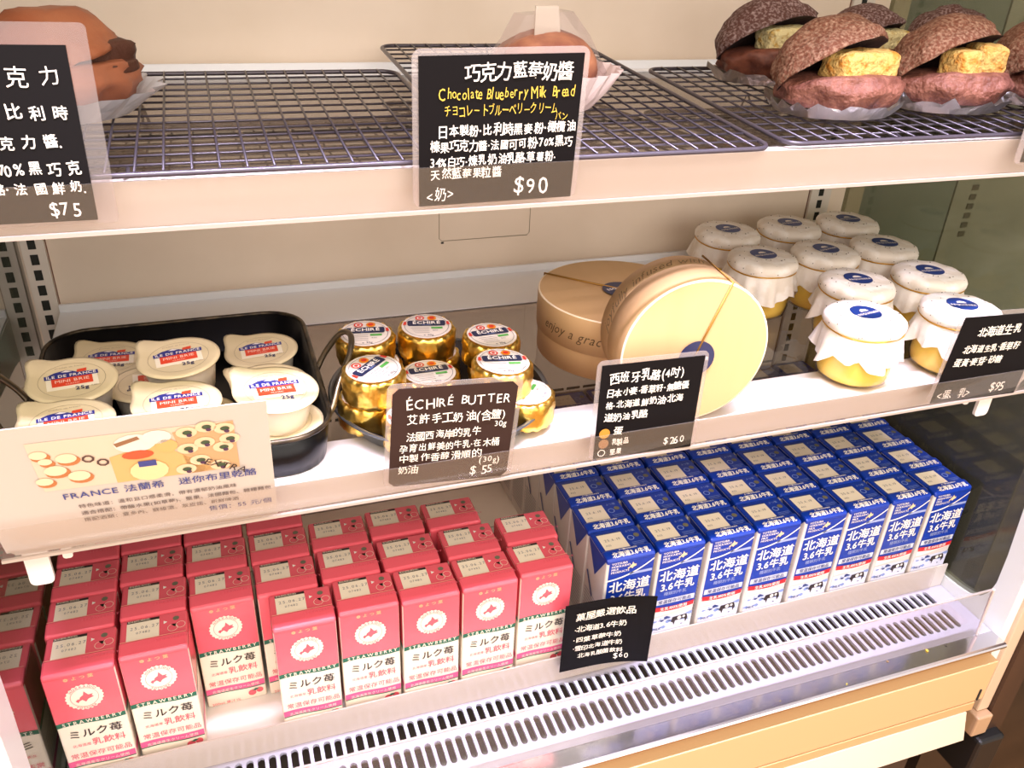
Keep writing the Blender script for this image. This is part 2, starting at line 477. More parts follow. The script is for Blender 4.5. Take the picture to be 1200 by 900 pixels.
base = thing('case_base', 'steel sill and beige panels along the case foot', 'display case', (0, 0, 0))
bm = bmesh.new(); extrude_profile(bm, [(-.0745, -.0300), (-.0915, -.0300), (-.0938, -.0306), (-.0950, -.0322), (-.0950, -.0345), (-.0935, -.0358), (-.0745, -.0358)], XL - .02, .9405)
finish(bm, 'steel_sill', STEEL, base)
bxo('under_pan', (XL + .001, XR - .001, .0, YW, -.09, -.08), DUCT, base)
bxo('duct_floor', (XL + .001, XR - .001, -.069, .02, -.090, -.086), DARK, base)
bm = bmesh.new(); extrude_profile(bm, [(-.0730, -.0335), (-.0715, -.0335), (-.046, -.085), (-.0475, -.085)], XL + .001, XR - .001)
finish(bm, 'duct_front', mat('duct_tan', (150, 132, 114), .5, var=((110, 88, 72), 14, .4, .6)), base)
bm = bmesh.new(); box(bm, XL - .06, .9395, -.0800, -.07, -.060, -.0358); finish(bm, 'recess', mat('recess_shade_brown', (168, 122, 84), .5), base)  # shadow below the sill is put into this brown
bm = bmesh.new(); box(bm, XL - .06, .9395, -.0945, -.07, -.1115, -.0545, bev=.0008); finish(bm, 'beige_panel', mat('beige_panel', (206, 170, 124), .45), base)
bm = bmesh.new(); box(bm, XL - .06, .932, -.0915, -.07, -.1130, -.1114); finish(bm, 'panel_gap', DARK, base)
bm = bmesh.new(); box(bm, XL - .06, .930, -.0950, -.07, -.1255, -.1130, bev=.0008); finish(bm, 'lower_panel', mat('tan_panel', (204, 160, 112), .45), base)
bm = bmesh.new(); extrude_profile(bm, [(-.07, -.1258), (-.096, -.1258), (-.105, -.160), (-.07, -.160)], XL - .06, .922); finish(bm, 'kick_strip', mat('kick_white', (216, 196, 170), .3), base)
bxo('plinth', (XL - .06, .915, -.06, .28, -.82, -.160), mat('plinth_dark', (60, 44, 34), .6), base)
bxo('end_mark', (.9295, .9315, -.0958, -.0945, -.110, -.094), DARK, base)
for (cx, cy, s_, c) in ((.851, -.0705, .0022, (214, 176, 60)), (.801, -.0705, .0012, (120, 90, 50)), (.876, -.0705, .0014, (60, 50, 40)), (.667, -.080, .0008, (150, 130, 60)), (.742, -.082, .001, (190, 170, 60))):
    bm = bmesh.new(); bmesh.ops.create_icosphere(bm, subdivisions=1, radius=s_)
    for v in bm.verts: v.co *= random.uniform(.7, 1.3); v.co.z = abs(v.co.z) * .8
    o = finish(bm, 'crumb', mat('crumb%d' % int(cx * 1000), c, .8)); o.location = (cx, cy - .0065, -.0299)
    tag(o, {.851: 'yellow crumb beside the clear guard, biggest of the crumbs', .801: 'tan crumb on the steel sill, right of centre', .876: 'black speck on the sill near the right glass side', .667: 'tiny olive crumb on the middle of the sill', .742: 'small yellow green crumb on the sill'}[cx], 'crumb')


# ------------------------------------------------------------------ shelves
def shelf(z, label, strip, rear, rt, rb):
    t = thing('display_shelf', label, 'shelf', (0, 0, z), group='glass shelves of the case')
    x0, x1 = .0700, .9076
    bm = bmesh.new(); extrude_profile(bm, [(YF, 0), (YF + strip, 0), (YF + strip, -.003), (YF + .004, -.003), (-.020, -.030), (-.0225, -.030)], x0, x1)
    finish(bm, 'front_rail', LIP, t)
    bxo('glass_panel', (x0 + .012, x1 - .008, YF + strip - .003, YW - rear, -.0062, -.0012), GLASS, t)
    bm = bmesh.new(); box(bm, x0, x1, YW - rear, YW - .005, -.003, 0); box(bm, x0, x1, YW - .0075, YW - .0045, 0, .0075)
    finish(bm, 'rear_rail', mat('shelf_back', (244, 246, 250), .35), t)  # strip's bluish white stands in for lamp light spilled at the rear
    for s_, xa in ((-1, x0), (1, x1)):
        bm = bmesh.new(); prism(bm, [(YF + .012, -.003), (YW - .005, -.001), (YW - .005, -.045), (YW - .03, -.04), (YF + .02, -.012)], xa - .0012, xa + .0012, axis='x')
        finish(bm, 'bracket', WHITE, t)
        bm = bmesh.new(); box(bm, min(xa, xa - s_ * .012), max(xa, xa - s_ * .012), YF + .003, YW - .007, -.003, .0002)
        finish(bm, 'end_strip', mat('shelf_back', (244, 246, 250), .35), t)
    # clear price rail in front of the lip
    bm = bmesh.new(); extrude_profile(bm, [(-.0630, rt), (-.0620, rt), (-.0492, rb + .0012), (-.0225, -.0298), (-.0225, -.0306), (-.0505, rb)], .0705, x1)
    tag(finish(bm, 'price_rail', RAILP, t), 'clear plastic price rail')
    bm = bmesh.new(); box(bm, .0705, x1, -.0516, -.0494, rb - .0013, rb + .0008); finish(bm, 'rail_edge', mat('rail_edge', (176, 160, 148), .5), t)
    return t


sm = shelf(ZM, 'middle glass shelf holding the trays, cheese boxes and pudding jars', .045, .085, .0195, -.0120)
su = shelf(ZU, 'top glass shelf holding the wire racks and chocolate breads', .010, .022, .0075, -.0215)
for i, (xa, xb, zb) in enumerate(((.074, .0885, -.056), (.866, .8815, -.052))):
    bm = bmesh.new(); prism(bm, rrect(xa, xb, zb, -.020, .004), -.0245, -.0215, axis='y')
    o = finish(bm, 'bracket_tab', WHITE, sm)
for xa, zb in ((.0965, -.038), (.847, -.036)):
    bm = bmesh.new(); prism(bm, rrect(xa, xa + .006, zb, -.024, .002), -.0245, -.0215, axis='y'); finish(bm, 'rail_clip', WHITE, sm)
bm = bmesh.new(); prism(bm, rrect(.868, .900, -.060, -.024, .006), -.0245, -.0215, axis='y'); finish(bm, 'bracket_tab', WHITE, su)


# ================================================================== SIGNS
def rodr(v):
    v = Vector(v); a = v.length
    return Matrix.Rotation(a, 4, v.normalized()) if a > 1e-9 else Matrix.Identity(4)


def sign(name, label, pos, rv, W, H, lines, chamfer=0, sleeve=.0035, sround=.005, card=CARD, cat='price sign', group='handwritten black price signs', curl=0, faint=False):
    t = thing(name, label, cat, group=group)
    t.matrix_world = Matrix.Translation(pos) @ rodr(rv)
    c = chamfer
    pts = [(-W / 2 + c, 0), (W / 2 - c, 0), (W / 2, c), (W / 2, H - c), (W / 2 - c, H), (-W / 2 + c, H), (-W / 2, H - c), (-W / 2, c)] if c else [(-W / 2, 0), (W / 2, 0), (W / 2, H), (-W / 2, H)]
    bm = bmesh.new()
    if curl:
        cf = lambda x: -curl * max(0, (x / W + .15)) ** 2
        N = 14; xs = [-W / 2 + W * i / N for i in range(N + 1)]
        A = [[bm.verts.new((x, y + cf(x), z)) for x in xs] for y, z in ((0, 0), (0, H), (.0006, 0), (.0006, H))]
        for i in range(N):
            for a, b in ((0, 1), (1, 3), (3, 2), (2, 0)): bm.faces.new((A[a][i], A[a][i + 1], A[b][i + 1], A[b][i]))
        M = lambda s, q, e: (s, cf(s) - e, q)
        bmesh.ops.recalc_face_normals(bm, faces=bm.faces[:])
    else:
        prism(bm, pts, 0, .0006, axis='y'); bmesh.ops.recalc_face_normals(bm, faces=bm.faces[:])
        M = lambda s, q, e: (s, -e, q)
    finish(bm, 'card', card, t)
    if sleeve:
        bm = bmesh.new(); prism(bm, rrect(-W / 2 - sleeve, W / 2 + sleeve, -sleeve * .2, H + sleeve, sround), .0007, .0013, axis='y')
        bmesh.ops.recalc_face_normals(bm, faces=bm.faces[:])
        tag(finish(bm, 'clear_sleeve', clear('sleeve_faint', (240, 236, 234), .0, haze=.06, fm=.5) if faint else SLEEVE, t), 'clear plastic sleeve')
    if lines:
        F = Flat(M, base=.0003)
        for L in lines:
            txt, u, v, s = L[:4]; m = L[4] if len(L) > 4 else INK_W; al = L[5] if len(L) > 5 else 'l'; cw = L[6] if len(L) > 6 else 1; bold = L[7] if len(L) > 7 else .018
            F.text(txt, -W / 2 + u * W, H * (1 - v) - s * H * .38, s * H, m, 1, bold=bold, jit=1, align=al, cw=cw, rot=L[8] if len(L) > 8 else 0)
        F.build('lettering', t)
    return t


sign('price_sign', 'black price sign reading $90 with yellow lettering on the top shelf rail', (.3795, -.045, .4604), (.1079, -.0193, -.0294), .0948, .0852, [
    ('巧克力藍莓奶醬', .26, .105, .12, INK_W, 'l', .90, .012), ('Chocolate Blueberry Milk Bread', .12, .235, .105, INK_Y, 'l', .62, .004),
    ('チヨコレートブルーベリークリーム', .15, .35, .085, INK_Y, 'l', .58, .006), ('パン', .84, .41, .06, INK_Y, 'l', .8, .006),
    ('日本製粉‧比利時黑麥粉‧橄欖油', .11, .485, .088, INK_W, 'l', .82), ('榛果巧克力醬‧法國可可粉‧70%黑巧', .07, .585, .082, INK_W, 'l', .80),
    ('34%白巧‧煉乳‧奶油乳酪‧草薯粉‧', .07, .69, .08, INK_W, 'l', .80), ('天然藍莓果粒醬', .07, .775, .085, INK_W, 'l', .84),
    ('<奶>', .04, .925, .11, INK_W, 'l', .8, .004), ('$90', .61, .89, .17, INK_W, 'l', .9, .002)])
sign('price_sign', 'black price sign reading $75 at the left end of the top rail', (.113, -.045, .4641), (-.0438, .0091, -.0004), .0945, .0850, [
    ('巧 克 力', .945, .165, .115, INK_W, 'r', 1.0, .004), ('製粉‧ 比 利 時', .95, .36, .088, INK_W, 'r', .98), ('麥粉‧巧 克 力 醬.', .90, .525, .088, INK_W, 'r', .95),
    ('可粉‧70% 黑 巧 克', .965, .68, .088, INK_W, 'r', .86), ('乳酪‧ 法 國 鮮 奶.', .975, .795, .080, INK_W, 'r', .92), ('$75', .93, .925, .125, INK_W, 'r', .9, .004)], sleeve=.010, sround=.003, faint=True)
sign('price_sign', 'black price sign cut by the photo edge at the top rail, right', (.8402, -.045, .4665), (.02, -.03, -.0300), .0930, .0850, [
    ('果‧黑巧', .03, .62, .09, INK_W, 'l', .9), ('6.5%', .03, .74, .09, INK_W, 'l', .9), ('<奶>', .06, .90, .13, INK_W, 'l', .85, .006)], sleeve=.006)
sign('price_sign', 'brown black butter price sign reading $55 in front of the gold butters', (.3493, -.050, .2628), (.0714, .0499, -.0299), .0847, .0800, [
    ('ÉCHIRÉ BUTTER', .11, .145, .135, INK_W, 'l', .86, .004), ('艾許手工奶油(含鹽)', .12, .31, .115, INK_W, 'l', .85, .012), ('30g', .84, .405, .085, INK_W, 'l', .9, .004),
    ('法國西海岸的乳牛', .12, .475, .095, INK_W, 'l', .85, .010), ('孕育出鮮美的牛乳‧在木桶', .07, .60, .095, INK_W, 'l', .82, .010), ('中製作香醇滑順的', .07, .705, .095, INK_W, 'l', .95, .010),
    ('(30g)', .74, .79, .09, INK_W, 'l', .95, .004), ('奶油', .07, .82, .09, INK_W, 'l', 1, .010), ('$ 55', .67, .90, .125, INK_W, 'l', .9, .004)], chamfer=.004, card=mat('brown_card', (52, 35, 29), .5, spec=.2))
s5 = sign('price_sign', 'black price sign reading $260 leaning against the standing cheese box', (.5013, -.050, .2596), (-.0011, -.0054, -.0548), .0799, .0787, [
    ('西班牙乳酪(4吋)', .07, .135, .13, INK_W, 'l', .80, .012), ('日本小麥‧香草籽‧無糖優', .06, .29, .092, INK_W, 'l', .86), ('格‧北海道鮮奶油‧北海', .06, .42, .092, INK_W, 'l', .90),
    ('道奶油乳酪', .07, .55, .092, INK_W, 'l', .95), ('蛋', .17, .71, .09), ('乳製品', .16, .83, .08, INK_W, 'l', .75), ('堅果', .16, .935, .08, INK_W, 'l', .75), ('$260', .70, .89, .115, INK_W, 'l', .9, .004)])
F = Flat(F_FRONT, base=.0012); F.poly(circ(-.0335, .0225, .0042), INK_B, 1); F.poly(circ(-.0335, .0135, .0040), mat('dull_sticker', (140, 98, 60), .5), 1); F.ring(-.0345, .0055, .0024, .0030, INK_W, 1)
F.build('sticker_dots', s5)
sign('price_sign', 'black price sign reading $95 in front of the right front pudding jar', (.8229, -.050, .2587), (.0591, .0277, -.0307), .0913, .0829, [
    ('北海道生乳', .20, .17, .12, INK_W, 'l', .95), ('北海道生乳‧香草籽', .12, .37, .10, INK_W, 'l', .88), ('蛋黃‧麥芽‧砂糖', .07, .52, .105, INK_W, 'l', .92),
    ('<蛋、乳>', .04, .90, .12, INK_W, 'l', .85, .004), ('$95', .64, .86, .15, INK_W, 'l', .9, .002)], sleeve=.004)
sign('price_sign', 'curled black card reading $60 between pink and blue milk cartons', (.5126, -.012, -.009), (-.0279, .015, -.0181), .0867, .0810, [
    ('菓屋嚴選飲品', .12, .19, .12, INK_W, 'l', 1.02), ('‧北海道3.6牛奶', .12, .38, .095, INK_W, 'l', 1.02), ('‧四葉草莓牛奶', .12, .54, .09, INK_W, 'l', 1.05),
    ('‧雪印北海道牛奶', .12, .67, .08, INK_W, 'l', 1.05), ('北海乳酸菌飲料', .19, .79, .075, INK_W, 'l', 1.05, ), ('$60', .62, .88, .11, INK_W, 'l', .95, .006)], sleeve=0, curl=.022)

# printed brie card
bc = sign('price_card', 'white printed brie card with a food photo and 55 price', (.1524, -.045, .2575), (.3356, -.0005, -.0236), .161, .115, None, sleeve=0, card=PAPER, group=None)
F = Flat(F_FRONT, base=.0004)
W, H = .161, .115
U = lambda u, v: (-W / 2 + u * W, H * (1 - v))
pc = lambda n, c: mat('photo_' + n, c, .5)
x0, y1 = U(.215, .115); x1, y0 = U(.880, .500)
F.rect(x0, x1, y0, y1, pc('cloth', (226, 202, 178)), 0)


def PU(u, v): return (x0 + u * (x1 - x0), y1 - v * (y1 - y0))


def pd(u, v, r, c, lv=2, ry=None, n=14): F.poly(circ(*PU(u, v), r, n, ry), c, lv)


F.poly([PU(.36, .45), PU(.60, .25), PU(.86, .95), PU(.80, 1.0), PU(.36, 1.0)], pc('board', (226, 178, 116)), 1)
F.poly([PU(.69, .10), PU(1.0, .0), PU(1, 1), PU(.74, 1)], pc('board2', (206, 166, 122)), 1)
for u, v, r in ((.05, .28, .005), (.17, .40, .006), (.10, .62, .0065), (.20, .78, .0065), (.03, .82, .005), (.07, .42, .004)):
    pd(u, v, r, pc('crust', (190, 120, 72)), 2, r * .8); p = (u - .008, v - .05); pd(p[0], p[1], r * .9, pc('bread', (238, 216, 182)), 3, r * .7)
F.text('oo', *PU(.215, .42), .014, pc('glasses', (84, 62, 58)), 3, rot=-.6)
pd(.50, .22, .011, pc('cup', (238, 226, 214)), 2, .008); pd(.50, .45, .0085, pc('cherry', (206, 92, 58)), 3, .004)
F.poly([PU(.40, .18), PU(.52, .08), PU(.53, .14), PU(.41, .25)], pc('wood', (150, 108, 76)), 3)
pd(.61, .14, .008, pc('cup', (238, 226, 214)), 3, .006); pd(.65, .34, .006, pc('crust2', (226, 178, 112)), 3)
pd(.535, .80, .0105, pc('lid', (238, 214, 160)), 4, .0095); F.rect(*[a for q in ((PU(.49, .75)[0], PU(.58, .75)[0]), (PU(.5, .70)[1], PU(.5, .58)[1])) for a in q], PRINT_BLUE, 5)
for u, v in ((.76, .12), (.86, .05), (.95, .12), (.75, .45), (.84, .36), (.93, .50), (.80, .72), (.90, .88), (.97, .34), (.72, .88)):
    pd(u, v, .0058, pc('toast', (236, 206, 168)), 3, .0048); pd(u + .004, v, .0026, pc('herb', (70, 88, 62)), 4, .002); pd(u + .012, v + .05, .0015, pc('fig', (84, 56, 84)), 5)
F.text('EXTRA', *PU(.81, .80), .008, C_BLACK, 5, rot=-.55)
F.text('FRANCE 法蘭希　迷你布里乾酪', *U(.262, .585), .0076, PRINT_BLUE, 1, bold=.01)
for i, s_ in enumerate(('特色味道：溫和且口感柔滑，帶有濃郁奶油風味', '適合搭配：帶酸水果(如草莓)、堅果、法國麵包、雜糧麵包', '搭配酒類：夏多內、蘇維濃、灰皮諾、新鮮啤酒')):
    F.text(s_, *U(.30, .675 + .062 * i), .0042, PRINT_GREY, 1, bold=.01, track=.02)
F.text('售價：55 元/個', *U(.74, .865), .0058, PRINT_BLUE, 1, bold=.0)
F.build('printed_artwork', bc)
for k in range(3):
    bm = bmesh.new(); box(bm, -.0785, .0800 + .0, .0012 + .0016 * k, .0018 + .0016 * k, -.003 - .0035 * k, .02)
    o = finish(bm, 'backing_card', PAPER, bc)


# ================================================================== MILK CARTONS
def island(cx, cy, s):
    P = [(-1, -.45), (-.75, -.75), (-.6, -.5), (-.3, -.35), (.05, -.75), (.35, -.35), (1, -.1), (.75, .1), (.95, .35), (.45, .3), (.05, .95), (-.1, .35), (-.45, .1), (-.55, -.2), (-.8, -.2)]
    return [(cx + a * s, cy + b * s) for a, b in P]


def carton(kind):
    pink = kind == 'pink'
    W, D, H = (.0500, .0405, .1177) if pink else (.0490, .0412, .1177)
    main = C_PINK if pink else C_BLUE
    t = thing('strawberry_milk_carton' if pink else 'milk_carton', '', 'milk carton')
    bm = bmesh.new(); box(bm, 0, W, 0, D, 0, H, bev=.0016)
    for f in bm.faces:
        c = f.calc_center_median()
        f.material_index = 1 if (f.normal.z > .5 or c.z > H - .002) else 0
        if pink and f.normal.y > .5: f.material_index = 0
    finish(bm, 'carton_body', [C_CREAM if pink else mat('carton_side', (214, 204, 196), .4), main], t)
    # folded seam flap lying on the front half of the top
    bd = .0150 if pink else .0120
    bm = bmesh.new(); box(bm, -.0001, W + .0001, -.0006, bd, H - .0035, H + .0022, bev=.0019)
    for v in bm.verts:
        v.co.z -= max(0, .006 - v.co.y) * .28
    finish(bm, 'top_flap', main, t)
    if not pink: H = .106
    F = Flat(F_FRONT if pink else (lambda s, q, e: (s, -e, q + .0117)), base=.0003)
    if pink:
        N = 12
        wave = [(.0006 + (W - .0012) * i / N, H * (.570 + .007 * math.sin((i / N) * 2 * PI))) for i in range(N + 1)]
        low = [(x, z - .0048) for x, z in wave]
        F.band([(x, H - .0018) for x, z in wave], wave, C_PINK, 0)
        F.band(wave, low, C_GREEN, 0)
        mg = [(x, H * (.190 + .006 * math.sin((i / N) * 2 * PI))) for i, (x, z) in enumerate(wave)]
        F.band(mg, [(x, z - .0064) for x, z in mg], C_MAG, 0); F.band([(x, z - .0064) for x, z in mg], [(x, z - .0076) for x, z in mg], C_GREEN, 0)
        F.text('❁よつ葉', W / 2, H * .935, .0042, mat('gold_print', (240, 170, 130), .5), 1, bold=.03, align='c', track=.35)
        F.poly(circ(W / 2, H * .770, .0125, 48, scal=.0010, ns=24), C_CREAM, 1)
        F.ring(W / 2, H * .770, .0096, .0099, C_ROSE, 2); F.poly(island(W / 2, H * .770, .0066), C_PINK, 2)
        F.text('HOKKAIDO', W / 2, 0, .0030, C_ROSE, 2, bold=.02, align='c', arc=(W / 2, H * .770, .0103), track=.12)
        F.text('YOTSUBA', W / 2, 0, .0030, C_ROSE, 2, bold=.02, align='c', arc=(W / 2, H * .770, -.0124), track=.12)
        F.text('STRAWBERRY', W * .09, H * .539, .0050, C_CREAM, 1, bold=.02, track=.19)
        F.text('ミルク苺', W * .51, H * .412, .0098, C_BLACK, 1, bold=.015, align='c')
        F.text('北海道産', W * .14, H * .325, .0034, C_ROSE, 1, align='l'); F.text('乳飲料', W * .42, H * .318, .0082, C_ROSE, 1, bold=.01)
        F.text('常温保存可能品', W * .52, H * .218, .0064, C_ROSE, 1, align='c')
        F.text('北海道産生クリーム使用', W * .5, H * .145, .0036, C_CREAM, 1, align='c')
        F.poly(circ(W * .76, H * .068, .0034), C_PINK, 1); F.poly(circ(W * .89, H * .082, .0030), C_PINK, 1); F.poly([(W * .76, H * .09), (W * .82, H * .108), (W * .89, H * .102), (W * .82, H * .086)], C_GREEN, 2)
        F.text('200ml 果汁1%', W * .07, H * .015, .0040, C_ROSE, 1)
    else:
        F.poly([(W * .055, H * .30), (W * .985, H * .30), (W * .985, H * .985), (W * .055, H * .985)], C_BLUE, 0)
        F.poly([(W * .055, H * .30), (W * .055, H * .20), (W * .4, H * .215), (W * .985, H * .26), (W * .985, H * .30)], C_WHITE, 0)
        N = 12
        cur = [(W * (.02 + .965 * i / N), H * (.775 + .165 * (i / N) ** 2.1)) for i in range(N + 1)]
        F.band([(x, z + .0007) for x, z in cur], [(x, z - .0009) for x, z in cur], C_WHITE, 1)
        for i, s_ in enumerate(('YOTSUBA', 'HOKKAIDO', 'MILK', 'PRODUCTS')): F.text(s_, W * .10, H * (.945 - .032 * i), .0034, C_WHITE, 1, bold=.02)
        F.poly(island(W * .53, H * .905, .0046), mat('island_gold', (236, 200, 150), .5), 2)
        F.rect(W * .50, W * .97, H * .800, H * .828, mat('pale_print', (150, 160, 200), .5), 1)
        F.text('北海道', W * .52, H * .635, .0142, C_WHITE, 2, bold=.03, align='c')
        F.text('3.6牛乳', W * .52, H * .515, .0120, C_WHITE, 2, bold=.03, align='c', cw=.95)
        F.text('種類別牛乳', W * .5, H * .455, .0050, mat('pale_print', (150, 160, 200), .5), 2, align='c')
        F.rect(W * .08, W * .96, H * .345, H * .405, mat('pale_band', (206, 206, 214), .5), 1)
        F.text('常温保存可能品', W * .52, H * .357, .0052, C_DBLUE, 2, align='c', bold=.02)
        rb = [(W * (.06 + .91 * i / 10), H * (.30 - .020 * math.sin(PI * i / 10))) for i in range(11)]
        F.band([(x, z + .0026) for x, z in rb], [(x, z - .0030) for x, z in rb], C_RED, 2)
        F.text('生乳100%使用', W * .52, H * .272, .0048, C_WHITE, 3, align='c', bold=.02)
        random.seed(11)
        F.rect(W * .055, W * .985, -H * .08, H * .185, mat('snow_print', (212, 214, 232), .45), 0)
        for k in range(16):
            cx, cz = W * random.uniform(.1, .92), H * random.uniform(.04, .17); r = random.uniform(.0012, .004)
            F.poly([(cx + r * (1.0 + .5 * math.sin(5 * a + k)) * math.cos(a), cz + r * .5 * (1 + .4 * math.cos(3 * a + k)) * math.sin(a)) for a in [2 * PI * q / 10 for q in range(10)]], random.choice([C_DBLUE, C_LBLUE, C_LBLUE]), 1)
        F.poly([(W * .52, H * .10), (W * .55, H * .155), (W * .86, H * .165), (W * .9, H * .11), (W * .86, H * .06), (W * .83, H * .11), (W * .62, H * .105), (W * .6, H * .05), (W * .57, H * .09)], C_BLACK, 2)
        F.poly(circ(W * .70, H * .135, .0022), C_WHITE, 3); F.poly(circ(W * .80, H * .14, .0015), C_WHITE, 3)
        F.text('MILK', W * .12, H * .03, .0042, C_DBLUE, 2, bold=.02)
    F.build('front_print', t)
    H = .1177
    # top print
    F = Flat(lambda s, q, e: (s, q, H + e), base=.0003)
    if pink:
        F.rect(W * .10, W * .58, .0162, .0355, LABEL, 0); F.rect(W * .10, W * .58, .0355, .0382, C_BLACK, 0)
        F.text('賞味期限(開封前)', W * .11, .0359, .0022, LABEL, 2)
        F.text('25.06.27', W * .15, .0275, .0046, C_GREY, 1, track=.14); F.text('07482', W * .24, .0225, .0034, C_GREY, 1, track=.1)
        F.poly([(W * .645, .0318), (W * .645, .0282), (W * .70, .0300)], C_WHITE, 0); F.poly(circ(W * .83, .0325, .0024), mat('grey_green', (110, 104, 84), .6), 0)
        F.ring(W * .78, .0225, .0036, .0039, LABEL, 0, 16); F.ring(W * .90, .0245, .0033, .0036, LABEL, 0, 16)
        F.poly([(W * .76, .0262), (W * .80, .0235), (W * .86, .0290), (W * .83, .0262), (W * .82, .0225), (W * .79, .0245)], mat('leaf_dark', (26, 70, 50), .5), 1)
        F.M = lambda s, q, e: (s, q, H + .0022 + e)
        F.rect(.0008, W - .0008, bd - .0014, bd - .0008, mat('flap_line', (250, 160, 140), .4), 0)
        F.text('STRAWBERRY', W * .52, .0085, .0036, C_ROSE, 0, track=.1)
    else:
        F.rect(W * .09, W * .60, .0135, .0350, LABEL, 0); F.rect(W * .09, W * .60, .0350, .0366, C_DBLUE, 0)
        F.text('25.6.19', W * .18, .0245, .0046, C_GREY, 1, track=.1); F.text('AS2', W * .15, .0180, .0032, C_GREY, 1)
        F.ring(W * .72, .0245, .0026, .0034, C_LBLUE, 0, 14); F.poly(circ(W * .86, .0270, .0028), mat('grey_green', (110, 104, 84), .6), 0)
        F.text('よつ葉', W * .68, .0330, .0034, C_LBLUE, 0); F.rect(W * .68, W * .95, .0178, .0182, C_LBLUE, 0); F.rect(W * .68, W * .95, .0160, .0164, C_LBLUE, 0); F.rect(W * .68, W * .90, .0142, .0146, C_LBLUE, 0)
        F.M = lambda s, q, e: (s, q, H + .0022 + e - max(0, .006 - q) * .28)
        F.text('北海道3.6牛乳', W * .52, .0016, .0062, C_WHITE, 0, bold=.035, align='c', cw=.98); F.text('よつ葉HOKKAIDO', W * .5, .0086, .0022, C_WHITE, 0, bold=.03, align='c')
        F.M = lambda s, q, e: (s, q, H + .0022 + e)
    F.build('top_print', t)
    # side print (both sides)
    F = Flat(lambda s, q, e: (-e, D - s, q), base=.0003)
    G = Flat(lambda s, q, e: (W + e, s, q), base=.0003)
    for Q in (F, G):
        if pink:
            Q.rect(.0012, D - .0012, H * .57, H - .0016, C_PINK, 0); Q.rect(.0012, D - .0012, H * .53, H * .57, C_GREEN, 0); Q.rect(.0012, D - .0012, H * .135, H * .19, C_MAG, 0)
            for i in range(7): Q.rect(.004, D - .005, H * (.40 - .03 * i), H * (.41 - .03 * i), mat('fine_print', (196, 180, 168), .6), 0)
        else:
            Q.poly([(.0014, H - .0018), (D / 2, H * .72), (D - .0014, H - .0018)], C_BLUE, 0)
            Q.poly([(D * .10, H * .66), (D * .16, H * .68), (D * .50, H * .50), (D * .46, H * .47)], C_DBLUE, 1)
            for i in range(12): Q.rect(.004, D - .005, H * (.48 - .033 * i), H * (.494 - .033 * i), mat('fine_print_grey', (176, 168, 168), .6), 0)
    F.v += G.v if False else []
    F.build('side_print', t); G.build('side_print', t)
    return t


ORD = ['first', 'second', 'third', 'fourth', 'fifth', 'sixth', 'seventh', 'eighth']
cols = [[(.0535, .0008), (.0515, .0425), (.0510, .0845), (.0510, .1275), (.0512, .1690)], [(.1062, .0040), (.1052, .0460), (.1032, .0880), (.1020, .1300), (.1015, .1720)], [(.1580, .0433), (.1558, .0855), (.1542, .1278), (.1530, .1700)],
        [(.2195, .0008), (.2110, .0430), (.2095, .0850), (.2085, .1290)], [(.2722, .0035), (.2652, .0455), (.2628, .0875)], [(.3245, .0010), (.3190, .0440), (.3160, .0900)], [(.3772, .0010), (.3760, .0440), (.3700, .0875)], [(.4310, .0045), (.4330, .0475)]]
p0 = carton('pink'); tp = tree_of(p0); first = True
for ci, cc in enumerate(cols):
    for ri, (x, y) in enumerate(cc):
        cn = 'leftmost column' if ci == 0 else 'column nearest the blue cartons' if ci == 7 else ORD[ci] + ' column from the left'
        rn = 'frontmost' if ri == 0 else ORD[ri] + ' from the front'
        lab = 'pink strawberry milk carton in the %s, %s' % (cn, rn)
        rz = [0, .03, -.02, .01, -.015][(ci * 3 + ri) % 5] * (0 if ri == 0 and ci in (0,) else .35)
        loc = (x, y + .0006, -.0115)
        if first: p0.location = loc; p0['label'] = lab; p0['group'] = 'strawberry milk cartons on the bottom deck'; first = False
        else: dup(p0, tp, loc, rz, lab, 'strawberry milk cartons on the bottom deck')
b0 = carton('blue'); tb = tree_of(b0); first = True
for ci in range(8):
    for ri in range(7):
        cn = 'leftmost column' if ci == 0 else 'rightmost column' if ci == 7 else ORD[ci] + ' column from left'
        rn = 'front row' if ri == 0 else ORD[ri] + ' row from the front' if ri < 6 else 'back row'
        lab = 'blue milk carton, %s, %s' % (cn, rn)
        loc = (.5118 + .0534 * ci + random.uniform(-.0006, .0006), .0012 + .04215 * ri + random.uniform(-.0002, .0002), -.0115)
        if first: b0.location = loc; b0['label'] = lab; b0['group'] = 'blue milk cartons on the bottom deck'; first = False
        else: dup(b0, tb, loc, 0, lab, 'blue milk cartons on the bottom deck')

# ================================================================== BRIE TRAY
T_DARK = mat('tray_dark', (24, 24, 26), .28, metal=.6, bump=(40, .1, .001))
T_WORN = mat('tray_rim', (96, 84, 66), .35, metal=.8, var=((50, 46, 42), 60, .4, .6))
HANDLE = mat('handle_steel', (128, 116, 96), .3, metal=.9)
tray = thing('baking_tray', 'deep square black metal tray with two wire handles', 'tray', (.178, .074, ZM + .0003))


def ringwall(bm, prof, hx, hy, rc, n=6):
    rings = []
    for off, z in prof:
        rings.append([bm.verts.new((x, y, z)) for x, y in rrect(-hx + off, hx - off, -hy + off, hy - off, max(.004, rc - off), n)])
    for A, B in zip(rings[:-1], rings[1:]):
        for k in range(len(A)):
            f = bm.faces.new((A[k], A[(k + 1) % len(A)], B[(k + 1) % len(A)], B[k])); f.smooth = True
    return rings


